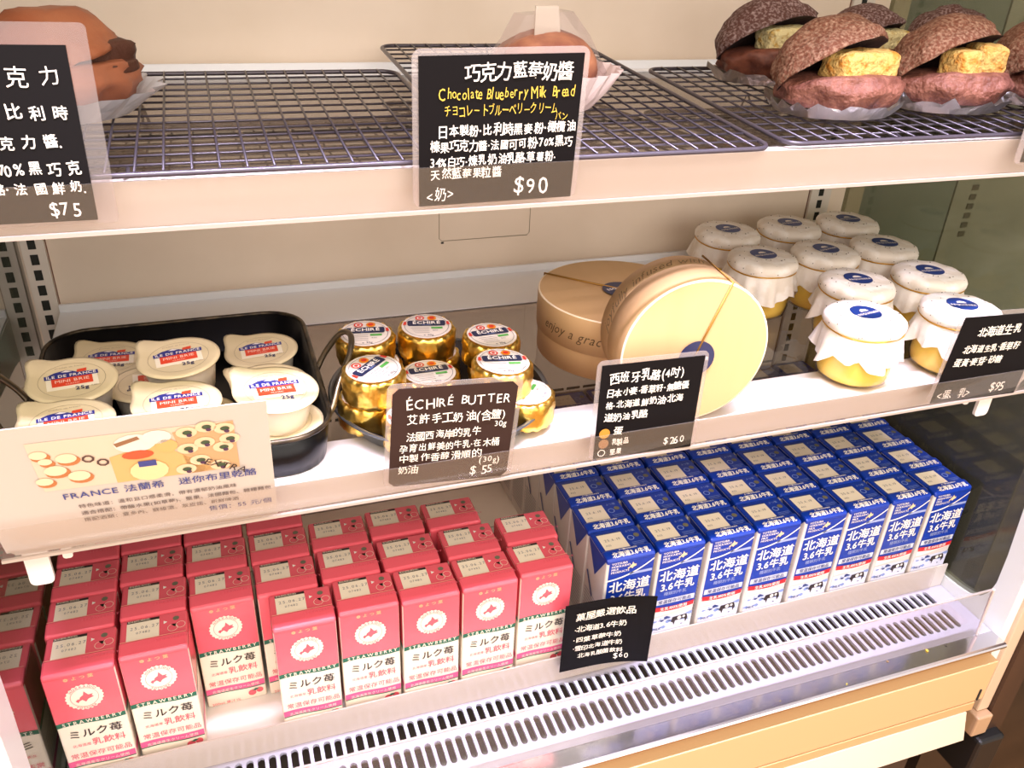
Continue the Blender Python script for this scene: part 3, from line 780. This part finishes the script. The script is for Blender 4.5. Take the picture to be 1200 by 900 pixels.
bm = bmesh.new(); R_ = ringwall(bm, [(.006, 0), (.004, .001), (.0, .031), (.0018, .031), (.0060, .0025)], .0985, .1035, .032)
bm.faces.new(R_[0][::-1]); bm.faces.new(R_[-1]); bmesh.ops.recalc_face_normals(bm, faces=bm.faces[:])
finish(bm, 'tray_pan', T_DARK, tray)
bm = bmesh.new(); tube(bm, [(x, y, .0315) for x, y in rrect(-.0985, .0985, -.1035, .1035, .032, 7)], .0018, 6, cyc=True); finish(bm, 'rim', T_WORN, tray)
for sg in (1, -1):
    bm = bmesh.new(); P = [(.0985, -.002, .026), (.106, -.001, .040), (.118, -.006, .058), (.124, -.018, .062), (.121, -.034, .056), (.110, -.050, .042), (.103, -.062, .030), (.0985, -.066, .024)]
    pts = []; Q = [Vector(p) for p in [P[0]] + P + [P[-1]]]
    for i in range(1, len(Q) - 2):
        for k in range(4):
            u = k / 4; a, b, c, d = Q[i - 1:i + 3]
            pts.append(.5 * (2 * b + (c - a) * u + (2 * a - 5 * b + 4 * c - d) * u * u + (3 * b - a - 3 * c + d) * u ** 3))
    pts.append(Vector(P[-1])); tube(bm, [(sg * p.x, p.y, p.z) for p in pts], .0023, 8); finish(bm, 'handle', HANDLE, tray)

CUP = mat('cup_plastic', (238, 226, 206), .35, sss=.2)
LID = mat('lid_film', (228, 210, 166), .3)
BR = .0285


def brie():
    t = thing('brie_cup', '', 'cheese cup')
    bm = bmesh.new(); lathe(bm, [(0, 0), (.0195, 0), (.0215, .001), (.0250, .0235), (.0250, .0245)], 32); finish(bm, 'cup', CUP, t)
    bm = bmesh.new()
    mod = lambda r, z, a: (r * (1 + (.30 * max(0, math.cos(a - 2.3)) ** 26 if r > .025 else 0)), z + (.0035 * max(0, math.cos(a - 2.3)) ** 26 if r > .025 else 0))
    lathe(bm, [(.0245, .0238), (BR, .0242), (BR, .0252), (.0255, .0258), (.0235, .0252), (.0, .0250)], 72, mod=mod); finish(bm, 'lid', LID, t)
    F = Flat(lambda s, q, e: (s, q, .0252 + e), base=.0003)
    lb, lr, ln = mat('label_blue', (40, 48, 130), .4), mat('label_orange', (228, 72, 40), .4), mat('label_line', (176, 160, 130), .5)
    F.ring(0, 0, .0205, .0208, ln, 0, 32); F.rect(-.0158, .0158, -.0105, .0080, mat('label_cream', (250, 238, 208), .4), 0)
    F.poly([(-.0165, .0030), (.0165, .0030), (.0165, .0078), (-.0165, .0078)], lb, 1)
    F.poly([(-.0145, .0078), (-.010, .0108), (-.003, .0125), (.000, .0112), (.004, .0085), (.004, .0078)], lb, 1); F.poly([(-.006, .0100), (-.003, .0118), (.001, .0098), (-.002, .0092)], C_WHITE, 2)
    F.poly([(.004, .0115), (.010, .0122), (.0095, .0085), (.0035, .0082)], lr, 1)
    F.text('ILE DE FRANCE', 0, .0037, .0046, C_WHITE, 2, bold=.02, align='c', cw=.92)
    F.rect(-.0125, .0125, -.0068, .0030, lr, 1); F.text('MINI BRIE', 0, -.0028, .0048, mat('pink_white', (255, 214, 190), .4), 2, bold=.01, align='c'); F.text('CLASSIC', 0, -.0058, .0022, mat('pink_white', (255, 214, 190), .4), 2, align='c')
    F.text('25g', .0010, -.0135, .0056, mat('ink_navy', (40, 44, 90), .5), 1, bold=.02); F.text('0,88oz', .0108, -.0115, .0020, ln, 1); F.text('produit de france', 0, .0155, .0024, ln, 1, align='c')
    F.build('lid_label', t)
    return t


q = brie(); tq = tree_of(q)
Bz = ZM + .0035
BL = [((.1120, .0500), Bz + .0262, (.10, .02, .16), 'upper brie cup at the left of the tray, nearest the left handle'), ((.1275, .1280), Bz, (.04, .03, .02), 'brie cup in the left back corner of the tray'),
      ((.1815, .0660), Bz + .0262, (.05, -.05, .10), 'upper brie cup in the middle of the tray'), ((.2400, .1150), Bz, (.04, -.04, .04), 'brie cup alone in the right back corner of the tray'),
      ((.2400, .0030), Bz + .0262, (.09, .07, .12), 'upper brie cup at the right front, beside the card edge'), ((.2400, .0580), Bz + .001, (.03, .03, .30), 'brie cup peeping out behind the right front one'),
      ((.1780, .0060), Bz + .0230, (.02, .03, .08), 'brie cup at the middle front half hidden by the card'), ((.1135, -.0060), Bz + .0250, (.0, .03, .15), 'brie cup at the left front half hidden by the card'),
      ((.2435, .0015), Bz, (0, 0, 1.5), 'low brie cup in the right front corner under another'), ((.1560, .0800), Bz, (0, 0, -1.5), 'low brie cup glimpsed between the left and middle cups'),
      ((.1060, .0720), Bz, (0, 0, .4), 'low brie cup buried under the left upper cup'), ((.1880, .0250), Bz - .001, (0, 0, .9), 'low brie cup buried under the middle front cup')]
for i, ((x, y), z, rot, lab) in enumerate(BL):
    if i == 0:
        q.location = (x, y, z); q.rotation_euler = rot; q['label'] = lab; q['group'] = 'brie cups in the black tray'
    else: dup(q, tq, (x, y, z), rot, lab, 'brie cups in the black tray')

# ================================================================== BUTTER PAN
pan = thing('pie_tin', 'round dark pie tin under the gold butters', 'tin', (.3665, .0390, ZM + .0003))
bm = bmesh.new(); lathe(bm, [(0, 0), (.070, 0), (.074, .002), (.0830, .0165), (.0855, .0172), (.0855, .0182), (.0825, .0180), (.0730, .0035), (0, .0022)], 56)
finish(bm, 'tin_shell', mat('tin_grey', (120, 124, 128), .3, metal=.85, bump=(30, .1, .001)), pan)
bm = bmesh.new(); lathe(bm, [(0, .0026), (.0725, .0040), (.0815, .0178)], 56); finish(bm, 'dark_lining', mat('tin_lining', (40, 34, 28), .4, metal=.4), pan)
GOLD = mat('gold_foil', (248, 212, 112), .32, metal=1, bump=(150, .55, .0012), var=((232, 186, 76), 90, .4, .65))


def butter():
    t = thing('foil_butter', '', 'butter')
    bm = bmesh.new()

    def mod(r, z, a):
        k = .5 if r > .02 else .1
        return (r * (1 + k * (.030 * math.sin(13 * a + 400 * z) + .018 * math.sin(29 * a + 1.3) + .022 * math.sin(7 * a - 200 * z))), z + (.0006 * math.sin(17 * a) if r > .015 else 0))
    lathe(bm, [(0, 0), (.0200, 0), (.0222, .0015), (.0228, .006), (.0225, .0105), (.0232, .0130), (.0230, .017), (.0229, .0205), (.0216, .0226), (.0205, .0229), (0, .0229)], 72, mod=mod)
    finish(bm, 'gold_foil_wrap', GOLD, t)
    F = Flat(lambda s, q, e: (s, q, .0235 + e), base=.0003)
    nv = mat('navy', (30, 38, 70), .4); rr = mat('logo_red', (214, 52, 36), .4); oo = mat('logo_orange', (236, 140, 24), .4); gg = mat('logo_green', (86, 168, 76), .4)
    F.poly(circ(0, 0, .0197, 40), mat('butter_label', (230, 218, 204), .4), 0); F.ring(0, 0, .0172, .0176, C_GREY, 1, 32)
    F.poly([(-.0140, -.0005), (-.0150, .0010), (-.0150, .0066), (-.0140, .0082), (.0140, .0082), (.0150, .0066), (.0150, .0010), (.0140, -.0005)], nv, 2)
    F.text('ÉCHIRÉ', 0, .0020, .0062, C_WHITE, 3, bold=.035, align='c', cw=1.05); F.text('BEURRE', 0, .0002, .0018, C_LBLUE, 3, align='c')
    F.poly(circ(-.0050, .0115, .0036, 20), C_WHITE, 3); F.ring(-.0050, .0115, .0024, .0036, rr, 4, 18); F.poly(circ(-.0050, .0115, .0014, 12), rr, 4)
    F.poly(circ(.0046, .0118, .0036, 20), oo, 3); F.poly(circ(.0046, .0118, .0021, 14), rr, 4)
    for sx in (-1, 1): F.poly([(sx * .0160, .0010), (sx * .0186, .0010), (sx * .0176, .0062), (sx * .0158, .0060)][::sx], rr, 3)
    F.rect(.0035, .0125, -.0052, -.0024, gg, 2)
    for i in range(4): F.rect(-.0125 + .001 * i, .002, -.0035 - .0026 * i, -.0031 - .0026 * i, C_GREY, 1)
    F.text('BIO', .0045, -.0085, .0024, C_GREY, 1); F.text('e 30g', -.0030, -.0158, .0034, nv, 1, align='l')
    F.build('round_label', t)
    return t


q = butter(); tq = tree_of(q); z1 = ZM + .0055; z2 = z1 + .0240
PL = [((.3165, .0760), z2, (.07, 0, -.15), 'gold foil butter at the left back of the upper layer'), ((.3655, .0770), z2, (.06, 0, -.20), 'gold foil butter at the centre back of the upper layer'),
      ((.4110, .0520), z2 - .0015, (.05, .03, .10), 'gold foil butter at the right back of the upper layer'), ((.3115, .0170), z2, (.02, -.03, .75), 'gold foil butter at the left, label turned sideways, near the handle'),
      ((.4040, .0040), z2, (.02, .05, -.10), 'gold foil butter at the right front of the upper layer'), ((.3560, .0290), z1 + .008, (.0, 0, .02), 'gold foil butter lower in the middle, cut by the sign top'),
      ((.4210, -.0040), z1 + .0002, (0, .0, .9), 'lower gold foil butter at the right rim behind the sign'), ((.3330, -.0180), z1 + .001, (0, .0, .1), 'lower gold foil butter at the left front behind the sign'),
      ((.3215, .0720), z1, (0, 0, .6), 'lower gold foil butter at the left back under another'), ((.3700, .0780), z1, (0, 0, 1.1), 'lower gold foil butter at the centre back under another'),
      ((.4160, .0480), z1, (0, 0, .2), 'lower gold foil butter at the right back under another'), ((.3080, .0210), z1, (0, 0, .2), 'lower gold foil butter at the left under the sideways one')]
for i, ((x, y), z, rot, lab) in enumerate(PL):
    if i == 0: q.location = (x, y, z); q.rotation_euler = rot; q['label'] = lab; q['group'] = 'gold foil butters in the pie tin'
    else: dup(q, tq, (x, y, z), rot, lab, 'gold foil butters in the pie tin')

# ================================================================== CHEESE BOXES
WOOD = mat('poplar_veneer', (212, 174, 122), .5, var=((200, 160, 108), 18, .3, .7, 5, (1, .12, 1)))
WOOD2 = mat('poplar_side', (224, 186, 136), .5, var=((208, 166, 114), 26, .3, .7, 5, (.6, .6, .1)))
EDGE = mat('veneer_edge', (250, 230, 196), .5)
TWINE = mat('tan_elastic', (176, 128, 50), .6)


def cheese_box(label, R, Hh, ribbon_a):
    t = thing('round_wooden_box', label, 'cheese box', group='round wooden cheese boxes')
    bm = bmesh.new(); lathe(bm, [(0, 0), (R - .0015, 0), (R - .0015, Hh * .55)], 64); finish(bm, 'box_base', WOOD2, t)
    bm = bmesh.new(); lathe(bm, [(R - .0013, Hh * .42), (R + .0002, Hh * .42), (R + .0002, Hh - .0006)], 64); finish(bm, 'lid_side', WOOD2, t)
    bm = bmesh.new(); lathe(bm, [(R + .0002, Hh - .0006), (R, Hh), (R - .0012, Hh + .0001)], 64); finish(bm, 'lid_edge', EDGE, t)
    bm = bmesh.new(); lathe(bm, [(R - .0012, Hh), (0, Hh)], 64, smooth=False); finish(bm, 'lid_top', WOOD, t)
    if R > .07: F = Flat(lambda s, q, e: ((R + .0002 + e) * math.cos(s / R), (R + .0002 + e) * math.sin(s / R), q))
    else: F = Flat(lambda s, q, e: ((R + .0002 + e) * math.cos(s / R), -(R + .0002 + e) * math.sin(s / R), Hh - q))
    F.text("enjoy a graceful time with a taste" if R > .07 else "joyfully infused with a taste happy", R * (-PI * .97), Hh * (.60 if R > .07 else .62), .0125, mat('brown_script', (104, 78, 48), .6), 1, shear=.38, track=.0, cw=.9)
    F.build('script_lettering', t)
    ca, sa = math.cos(ribbon_a), math.sin(ribbon_a)
    bm = bmesh.new(); tube(bm, [((R + .001) * ca, (R + .001) * sa, 0), ((R + .001) * ca, (R + .001) * sa, Hh + .0008), (0, 0, Hh + .0012)], .0009, 6); finish(bm, 'elastic_band', TWINE, t)
    return t


nvy = mat('sticker_navy', (40, 44, 76), .4)
nvy2 = mat('sticker_blue', (22, 50, 116), .4)


def cake_mark(F, cx, cy, s, lv=1):
    F.poly([(cx - s, cy), (cx - s * .7, cy + s * .45), (cx, cy + s * .7), (cx + s * .7, cy + s * .45), (cx + s, cy)], C_WHITE, lv)
    F.rect(cx - s, cx + s, cy - s * .35, cy - s * .1, C_WHITE, lv)


bx1 = cheese_box('round wooden cheese box lying flat behind the standing one', .0730, .0545, math.radians(135))
bx1.location = (.5480, .1020, ZM + .0003)
F = Flat(lambda s, q, e: (s, q, .0545 + e), base=.0014); F.poly(circ(0, 0, .0165, 32), nvy, 0); F.text('ESQUISSER', 0, .001, .0052, C_WHITE, 1, align='c', rot=.18, bold=.02); F.rect(-.001, .010, -.008, -.0045, C_WHITE, 1); F.build('round_sticker', bx1)
bx2 = cheese_box('round wooden cheese box standing on its edge behind the $260 sign', .0586, .0535, math.radians(70))
# stands on its rim: local z points to the viewer
bx2.matrix_world = Matrix.Translation((.5449 + .0535 * .1129, -.0325 + .0535 * .9936, ZM + .0603)) @ Matrix.Rotation(-.1131, 4, 'Z') @ Matrix.Rotation(PI / 2, 4, 'X')
F = Flat(lambda s, q, e: (s, q, .0535 + e), base=.0014); F.poly(circ(.001, -.004, .0145, 32), nvy, 0); F.text('ESQUISSER', 0, -.006, .0044, C_WHITE, 1, align='c', bold=.02); F.build('round_sticker', bx2)

# ================================================================== PUDDING JARS
PUD = mat('pudding', (250, 216, 108), .25, sss=.2)
CLOTH = mat('waxed_paper', (236, 226, 212), .55, var=((250, 244, 236), 60, .45, .6))
GOLDS = mat('gold_cord', (200, 150, 50), .35, metal=.6)


def jar():
    t = thing('pudding_jar', '', 'jar')
    bm = bmesh.new(); lathe(bm, [(0, .0015), (.024, .0015), (.0290, .005), (.0303, .012), (.0300, .030), (.0285, .0375), (0, .0375)], 40); finish(bm, 'pudding_filling', PUD, t)
    bm = bmesh.new(); lathe(bm, [(0, 0), (.025, 0), (.0300, .0035), (.0318, .011), (.0315, .031), (.0295, .039), (.0270, .043), (.0270, .050), (.0262, .050)], 40)
    finish(bm, 'glass_body', clear('jar_glass', (250, 246, 238), .01), t)
    bm = bmesh.new()
    lathe(bm, [(0, .0600), (.018, .0600), (.0285, .0595), (.0325, .0575), (.0340, .0545), (.0338, .0505), (.0325, .0480)], 64, mod=lambda r, z, a: (r * (1 + (.012 * math.cos(8 * a) if r > .03 else 0)), z + (.0004 * math.sin(9 * a + r * 900) if r > .01 else 0)))

    def sk(r, z, a):
        k = (.0480 - z) / .0240
        c = abs(math.cos(2 * a + .6)) ** 5
        return (r * (1 + k * (.10 * math.sin(9 * a) + .07 * math.sin(17 * a + 1) + .05 * c)), z - k * (.0085 * c + .002 * math.sin(11 * a)))
    lathe(bm, [(.0325, .0480), (.0333, .0440), (.0345, .0380), (.0352, .0310), (.0358, .0270)], 64, mod=sk)
    cp = finish(bm, 'paper_cover', CLOTH, t)
    F = Flat(lambda s, q, e: (s, q, .0600 + e), base=.0004)
    random.seed(3)
    bm = bmesh.new()
    for k in range(26):
        a = random.uniform(0, 2 * PI); r = random.uniform(.012, .031); x, y = r * math.cos(a), r * math.sin(a); zz = .0601 if r < .0285 else .0588
        bmesh.ops.create_icosphere(bm, subdivisions=1, radius=random.uniform(.0003, .0006), matrix=Matrix.Translation((x, y, zz)))
    for k in range(14):
        a = random.uniform(0, 2 * PI); bmesh.ops.create_icosphere(bm, subdivisions=1, radius=.0005, matrix=Matrix.Translation((.0340 * math.cos(a), .0340 * math.sin(a), random.uniform(.050, .056))))
    tag(finish(bm, 'specks', mat('speck', (96, 82, 62), .7), cp), kind='stuff')
    bm = bmesh.new(); tube(bm, [(.0331 * math.cos(a), .0331 * math.sin(a), .0482 + .0006 * math.sin(3 * a)) for a in [2 * PI * k / 40 for k in range(40)]], .0007, 5, cyc=True)
    finish(bm, 'gold_cord', GOLDS, t)
    F.poly(circ(0, .001, .0130, 36), nvy2, 0); cake_mark(F, 0, .0035, .0042, 1)
    F.text('ESQUISSER', 0, -.0035, .0040, C_WHITE, 1, align='c', bold=.03, track=.08)
    F.build('round_sticker', t)
    return t


q = jar(); tq = tree_of(q)
JL = [((.7269, -.0025), .15, 'pudding jar at the left front, standing clear on the white strip'), ((.8248, -.0085), -.35, 'pudding jar at the right front behind the $95 sign'), ((.7724, .0640), -.1, 'pudding jar in the second row, left, behind the front left jar'),
      ((.8582, .0660), -.1, 'pudding jar in the second row, right, near the glass side'), ((.7205, .1400), .05, 'pudding jar in the third row, beside the standing wooden box'), ((.7945, .1400), .2, 'pudding jar in the third row, middle'),
      ((.8690, .1420), -.2, 'pudding jar in the third row, right'), ((.7275, .2160), .15, 'pudding jar in the back row, left'), ((.8075, .2200), .0, 'pudding jar in the back row, middle'), ((.8830, .2180), -.1, 'pudding jar in the back row, right corner')]
for i, ((x, y), rz, lab) in enumerate(JL):
    if i == 0: q.location = (x, y, ZM + .0003); q.rotation_euler = (0, 0, rz); q['label'] = lab; q['group'] = 'pudding jars under waxed paper'
    else: dup(q, tq, (x, y, ZM + .0003), rz, lab, 'pudding jars under waxed paper')


# ================================================================== WIRE RACKS
def rack(label, xl, xr, yf, yb, zf, zb, nx, ny):
    """cooling rack propped up slightly at the rear; wires are parts"""
    t = thing('cooling_rack', label, 'wire rack', group='wire cooling racks on the top shelf')
    L = math.hypot(yb - yf, zb - zf); ang = math.atan2(zb - zf, yb - yf)
    t.location = (xl, yf, zf); t.rotation_euler = (ang, 0, 0); Wd = xr - xl
    bm = bmesh.new(); tube(bm, [(x, y, 0) for x, y in rrect(0, Wd, 0, L, .012, 6)], .0017, 8, cyc=True); finish(bm, 'frame', WIRE, t)
    bm = bmesh.new(); tube(bm, [(0, .0004, .0014), (0, L - .0004, .0014)], .0008, 5); me = None
    for i in range(1, nx):
        if me is None:
            o = finish(bm, 'long_wire', WIRE, t); me = o.data
        else:
            o = bpy.data.objects.new('long_wire', me); COL.objects.link(o); o.parent = t
        o.location.x = Wd * i / nx
    bm = bmesh.new(); tube(bm, [(.0004, 0, 0), (Wd - .0004, 0, 0)], .0008, 5); me = None
    for i in range(1, ny):
        if me is None:
            o = finish(bm, 'cross_wire', WIRE, t); me = o.data
        else:
            o = bpy.data.objects.new('cross_wire', me); COL.objects.link(o); o.parent = t
        o.location = (0, L * i / ny, 0)
    for x in (Wd * .33 if Wd > .2 else Wd * .5,):
        bm = bmesh.new(); hb = (zb - ZU)
        tube(bm, [(x, .004, -.001), (x + .002, .008, -.0022), (x + .002, .014, -.001)], .0012, 6); finish(bm, 'leg', WIRE, t); bm = bmesh.new()
        tube(bm, [(x, L - .004, -.001), (x + .002, L - .010, -hb + .002), (x + .006, L - .016, -.002)], .0013, 6)
        finish(bm, 'leg', WIRE, t)
    return t


rack('cooling rack at the left of the top shelf, nearly empty', .0800, .3680, -.0365, .1874, .4838, .4972, 20, 14)
rack('cooling rack in the middle of the top shelf, its rear raised', .3745, .5720, -.0420, .2800, .4838, .5035, 14, 19)
rack('cooling rack at the right of the top shelf under the six breads', .5905, .8960, -.0330, .1830, .4836, .4972, 20, 14)

# ================================================================== BREADS
CRUST = mat('choc_crust', (122, 68, 48), .6, bump=(140, .5, .002), var=((78, 38, 28), 90, .35, .65, 8))
CRUST_L = mat('choc_crust_light', (146, 94, 78), .6, bump=(260, .9, .003), var=((108, 60, 46), 90, .35, .65, 8))
POWD = mat('sugar_dusted', (80, 46, 38), .8, bump=(160, .7, .002), var=((172, 150, 146), 420, .46, .80, 8))
POWD_L = mat('cocoa_dusted', (112, 64, 44), .8, bump=(300, .9, .003), var=((176, 142, 118), 420, .42, .78, 8))
CRUMB = mat('cut_dark', (46, 22, 16), .9, bump=(200, .6, .002))
CAKE = mat('vanilla_filling', (216, 200, 146), .8, bump=(240, 1.0, .004), var=((190, 150, 70), 130, .52, .66, 4))
CAKE_O = mat('golden_filling', (216, 176, 100), .8, bump=(240, 1.0, .004), var=((204, 134, 44), 130, .50, .66, 4))
FOIL = mat('aluminium_foil', (236, 236, 240), .38, metal=1, bump=(90, .9, .003))


def blob(bm, c, r, sub=4, nz=.10, seed=0, flat=None, mi=0, freq=2.2, power=2.0):
    """noisy ellipsoid; flat clamps the underside"""
    before = set(bm.verts)
    bmesh.ops.create_icosphere(bm, subdivisions=sub, radius=1)
    nv = [v for v in bm.verts if v not in before]
    for v in nv:
        p = v.co.copy(); n = 1 + .025 * noise.noise(p * 14 + Vector((seed, 1, 2))) + nz * noise.noise(p * freq + Vector((seed, seed * .7, 0))) + nz * .35 * noise.noise(p * freq * 3.5 + Vector((seed, 0, 3)))
        p *= n
        if flat is not None and p.z < flat: p.z = flat + (p.z - flat) * .12
        v.co = Vector((c[0] + p.x * r[0], c[1] + p.y * r[1], c[2] + p.z * r[2]))
    fs = set(f for v in nv for f in v.link_faces)
    for f in fs: f.smooth = True; f.material_index = mi
    return nv


def bread(label, loc, rz, seed, top_m, bot_m, fill_m, cubes, tilt=.50, s=1.0, foil=True):
    t = thing('filled_bread', label, 'bread', loc, rz, 'filled chocolate breads on the right rack')
    t.scale = (s, s, s)
    bm = bmesh.new(); blob(bm, (0, -.002, .0170), (.0490, .0370, .0190), nz=.16, seed=seed, flat=-.55)
    for v in bm.verts:   # top cut face: flattened
        if v.co.z > .0240: v.co.z = .0240 + (v.co.z - .0240) * .35
        if v.co.y < -.01: v.co.z += .004 * min(1, (-.01 - v.co.y) / .015) * (1 if v.co.z > .01 else 0)
    finish(bm, 'bottom_half', bot_m, t)
    # upper half: dome hinged at the back, thinned underside
    bm = bmesh.new(); nv = blob(bm, (0, 0, 0), (.0500, .0340, .0235), nz=.15, seed=seed + 5, flat=-.12)
    low = set(v for v in bm.verts if v.co.z < -.0002)
    for v in bm.verts:
        if v.co.z < -.0005: v.co.z = -.0015 - .3 * abs(v.co.z)
        a = (v.co.x / .05) ** 2 + (v.co.y / .034) ** 2
        v.co.z -= .010 * a
    for f in bm.faces:
        f.normal_update()
        f.material_index = 1 if all(v in low for v in f.verts) else 0
    M = Matrix.Translation((-.006, .030, .0180)) @ Matrix.Rotation(-tilt, 4, 'X') @ Matrix.Rotation(-.22, 4, 'Y') @ Matrix.Translation((.002, -.028, .008))
    bm.transform(M); finish(bm, 'top_half', [top_m, CRUMB], t)
    for (cx, cy, cz, sx, sy, sz, ra) in cubes:
        bm = bmesh.new(); box(bm, -sx, sx, -sy, sy, -sz, sz)
        bmesh.ops.subdivide_edges(bm, edges=bm.edges[:], cuts=7, use_grid_fill=True)
        for v in bm.verts:
            p = v.co; k = noise.noise(p * 130 + Vector((seed * 3, cx * 100, 0)))
            q_ = Vector((p.x / sx, p.y / sy, p.z / sz)); rr = (abs(q_.x) ** 7 + abs(q_.y) ** 7 + abs(q_.z) ** 7) ** (1 / 7)
            v.co = p / max(rr, .6) * (1 + .07 * k + .05 * noise.noise(p * 420))
        bm.transform(Matrix.Translation((cx, cy, cz)) @ Matrix.Rotation(ra, 4, 'Z'))
        for f in bm.faces: f.smooth = True
        finish(bm, 'filling', fill_m, t)
    if foil:
        bm = bmesh.new(); N = 44; rings = []
        for j, (fr, z) in enumerate(((0.0, .0), (.75, .0002), (.96, .0012), (1.05, .0060), (1.13, .0100))):
            ring = []
            for k in range(N):
                a = 2 * PI * k / N; w_ = noise.noise(Vector((math.cos(a) * 2.5, math.sin(a) * 2.5, seed + j * .5)))
                w2 = noise.noise(Vector((math.cos(a) * 9, math.sin(a) * 9, seed + j * .8)))
                R1 = fr * (1 + (.08 * w_ + .06 * w2) * (j > 1)); ring.append(bm.verts.new((R1 * .050 * math.cos(a), R1 * .0385 * math.sin(a), z * (1 + .8 * w2 + .5 * w_) if j else 0)))
            rings.append(ring)
        for A, B in zip(rings[1:-1], rings[2:]):
            for k in range(N): bm.faces.new((A[k], A[(k + 1) % N], B[(k + 1) % N], B[k]))
        bm.faces.new(rings[1]); bmesh.ops.delete(bm, geom=rings[0], context='VERTS')
        finish(bm, 'foil_sheet', FOIL, t)
    return t


ZR = .4868
CU1 = [(.008, -.010, .0330, .0290, .0140, .0125, .05)]
CU2 = [(-.008, -.014, .0330, .0120, .0120, .0125, .1), (.019, -.011, .0350, .0125, .0125, .0135, -.15)]
bread('chocolate bread in the front row, left, with golden filling', (.6720, .0300, ZR + .0036), .10, 1, POWD_L, CRUST_L, CAKE_O, CU1, .68)
bread('chocolate bread in the front row, middle, with two golden cubes', (.7820, .0340, ZR + .0038), .05, 2, POWD_L, CRUST_L, CAKE_O, CU2, .68)
bread('chocolate bread in the front row, right, cut by the photo edge', (.8900, .0420, ZR + .0044), .20, 3, POWD_L, CRUST_L, CAKE_O, CU1, .62)
bread('dark chocolate bread in the back row, left, with pale filling', (.6790, .1280, ZR + .0092), .02, 4, POWD, CRUST, CAKE, CU1, .66, .97)
bread('dark chocolate bread in the back row, middle, sugar dusted', (.7800, .1340, ZR + .0096), .05, 5, POWD, CRUST, CAKE, CU1, .60, .90)
bread('dark chocolate bread in the back row, right, sugar dusted', (.8760, .1370, ZR + .0098), .10, 6, POWD, CRUST, CAKE, CU1, .60, .90)

LB = bread('chocolate bread at the left, half hidden by the $75 sign', (.1380, .0780, ZR + .0065), .80, 9, mat('amber_crust', (156, 96, 64), .5, bump=(120, .4, .002), var=((140, 74, 44), 30, .35, .65)), mat('amber_base', (150, 90, 62), .5, bump=(120, .4, .002)), mat('brown_cream', (74, 40, 26), .6, bump=(160, .6, .002)), [(.004, -.004, .030, .038, .022, .010, .0), (.024, -.024, .0255, .013, .006, .0035, .2)], .30, s=1.04, foil=False)
del LB['group']
# pleated silver case under it
bm = bmesh.new(); N = 64; R1 = [];
for j, (r, z) in enumerate(((.040, 0), (.047, .006), (.058, .014))):
    R1.append([bm.verts.new((r * (1 + .03 * j * math.cos(16 * a)) * math.cos(a) * 1.08, r * (1 + .03 * j * math.cos(16 * a)) * math.sin(a) * .86, z)) for a in [2 * PI * k / N for k in range(N)]])
bm.faces.new(R1[0])
for A, B in zip(R1[:-1], R1[1:]):
    for k in range(N): bm.faces.new((A[k], A[(k + 1) % N], B[(k + 1) % N], B[k]))
finish(bm, 'silver_case', mat('white_foil', (226, 226, 232), .35, metal=.4), LB)

# wrapped bread behind the $90 sign
MB = thing('wrapped_bread', 'blueberry bread in a clear wrap behind the $90 sign', 'bread', (.4490, .0680, ZR + .0062), .2)
bm = bmesh.new(); blob(bm, (0, 0, .025), (.040, .034, .0255), nz=.08, seed=21, flat=-.8); finish(bm, 'bun', mat('bun_tan', (186, 126, 96), .6, bump=(120, .5, .002), var=((150, 92, 76), 50, .35, .65)), MB)
bm = bmesh.new(); N = 64; R1 = []
for j, (r, z) in enumerate(((.038, 0), (.047, .010), (.057, .026))):
    R1.append([bm.verts.new((r * (1 + .025 * j * math.cos(22 * a)) * math.cos(a), r * (1 + .025 * j * math.cos(22 * a)) * math.sin(a) * .85, z)) for a in [2 * PI * k / N for k in range(N)]])
bm.faces.new(R1[0])
for A, B in zip(R1[:-1], R1[1:]):
    for k in range(N): bm.faces.new((A[k], A[(k + 1) % N], B[(k + 1) % N], B[k]))
finish(bm, 'pleated_paper', mat('pink_white_paper', (226, 204, 204), .5), MB)
bm = bmesh.new()   # clear wrap with a standing seam
pts = [(-.050, .0), (-.046, .026), (-.030, .044), (-.020, .060), (.018, .062), (.034, .046), (.052, .020), (.056, .004)]
for y0, y1 in ((-.004, -.0034),):
    prism(bm, pts, -.006, .010, axis='y')
bmesh.ops.recalc_face_normals(bm, faces=bm.faces[:])
finish(bm, 'clear_wrap', clear('cellophane', (246, 242, 244), .02, haze=.10), MB)
bm = bmesh.new(); prism(bm, [(-.014, .030), (.010, .030), (.004, .066), (-.014, .066)], -.0085, -.0075, axis='y'); bmesh.ops.recalc_face_normals(bm, faces=bm.faces[:])
finish(bm, 'wrap_fold', clear('cellophane_fold', (246, 240, 236), .05, haze=.4), MB)

COL.objects.unlink(_fo); bpy.data.objects.remove(_fo); bpy.data.curves.remove(_fc)
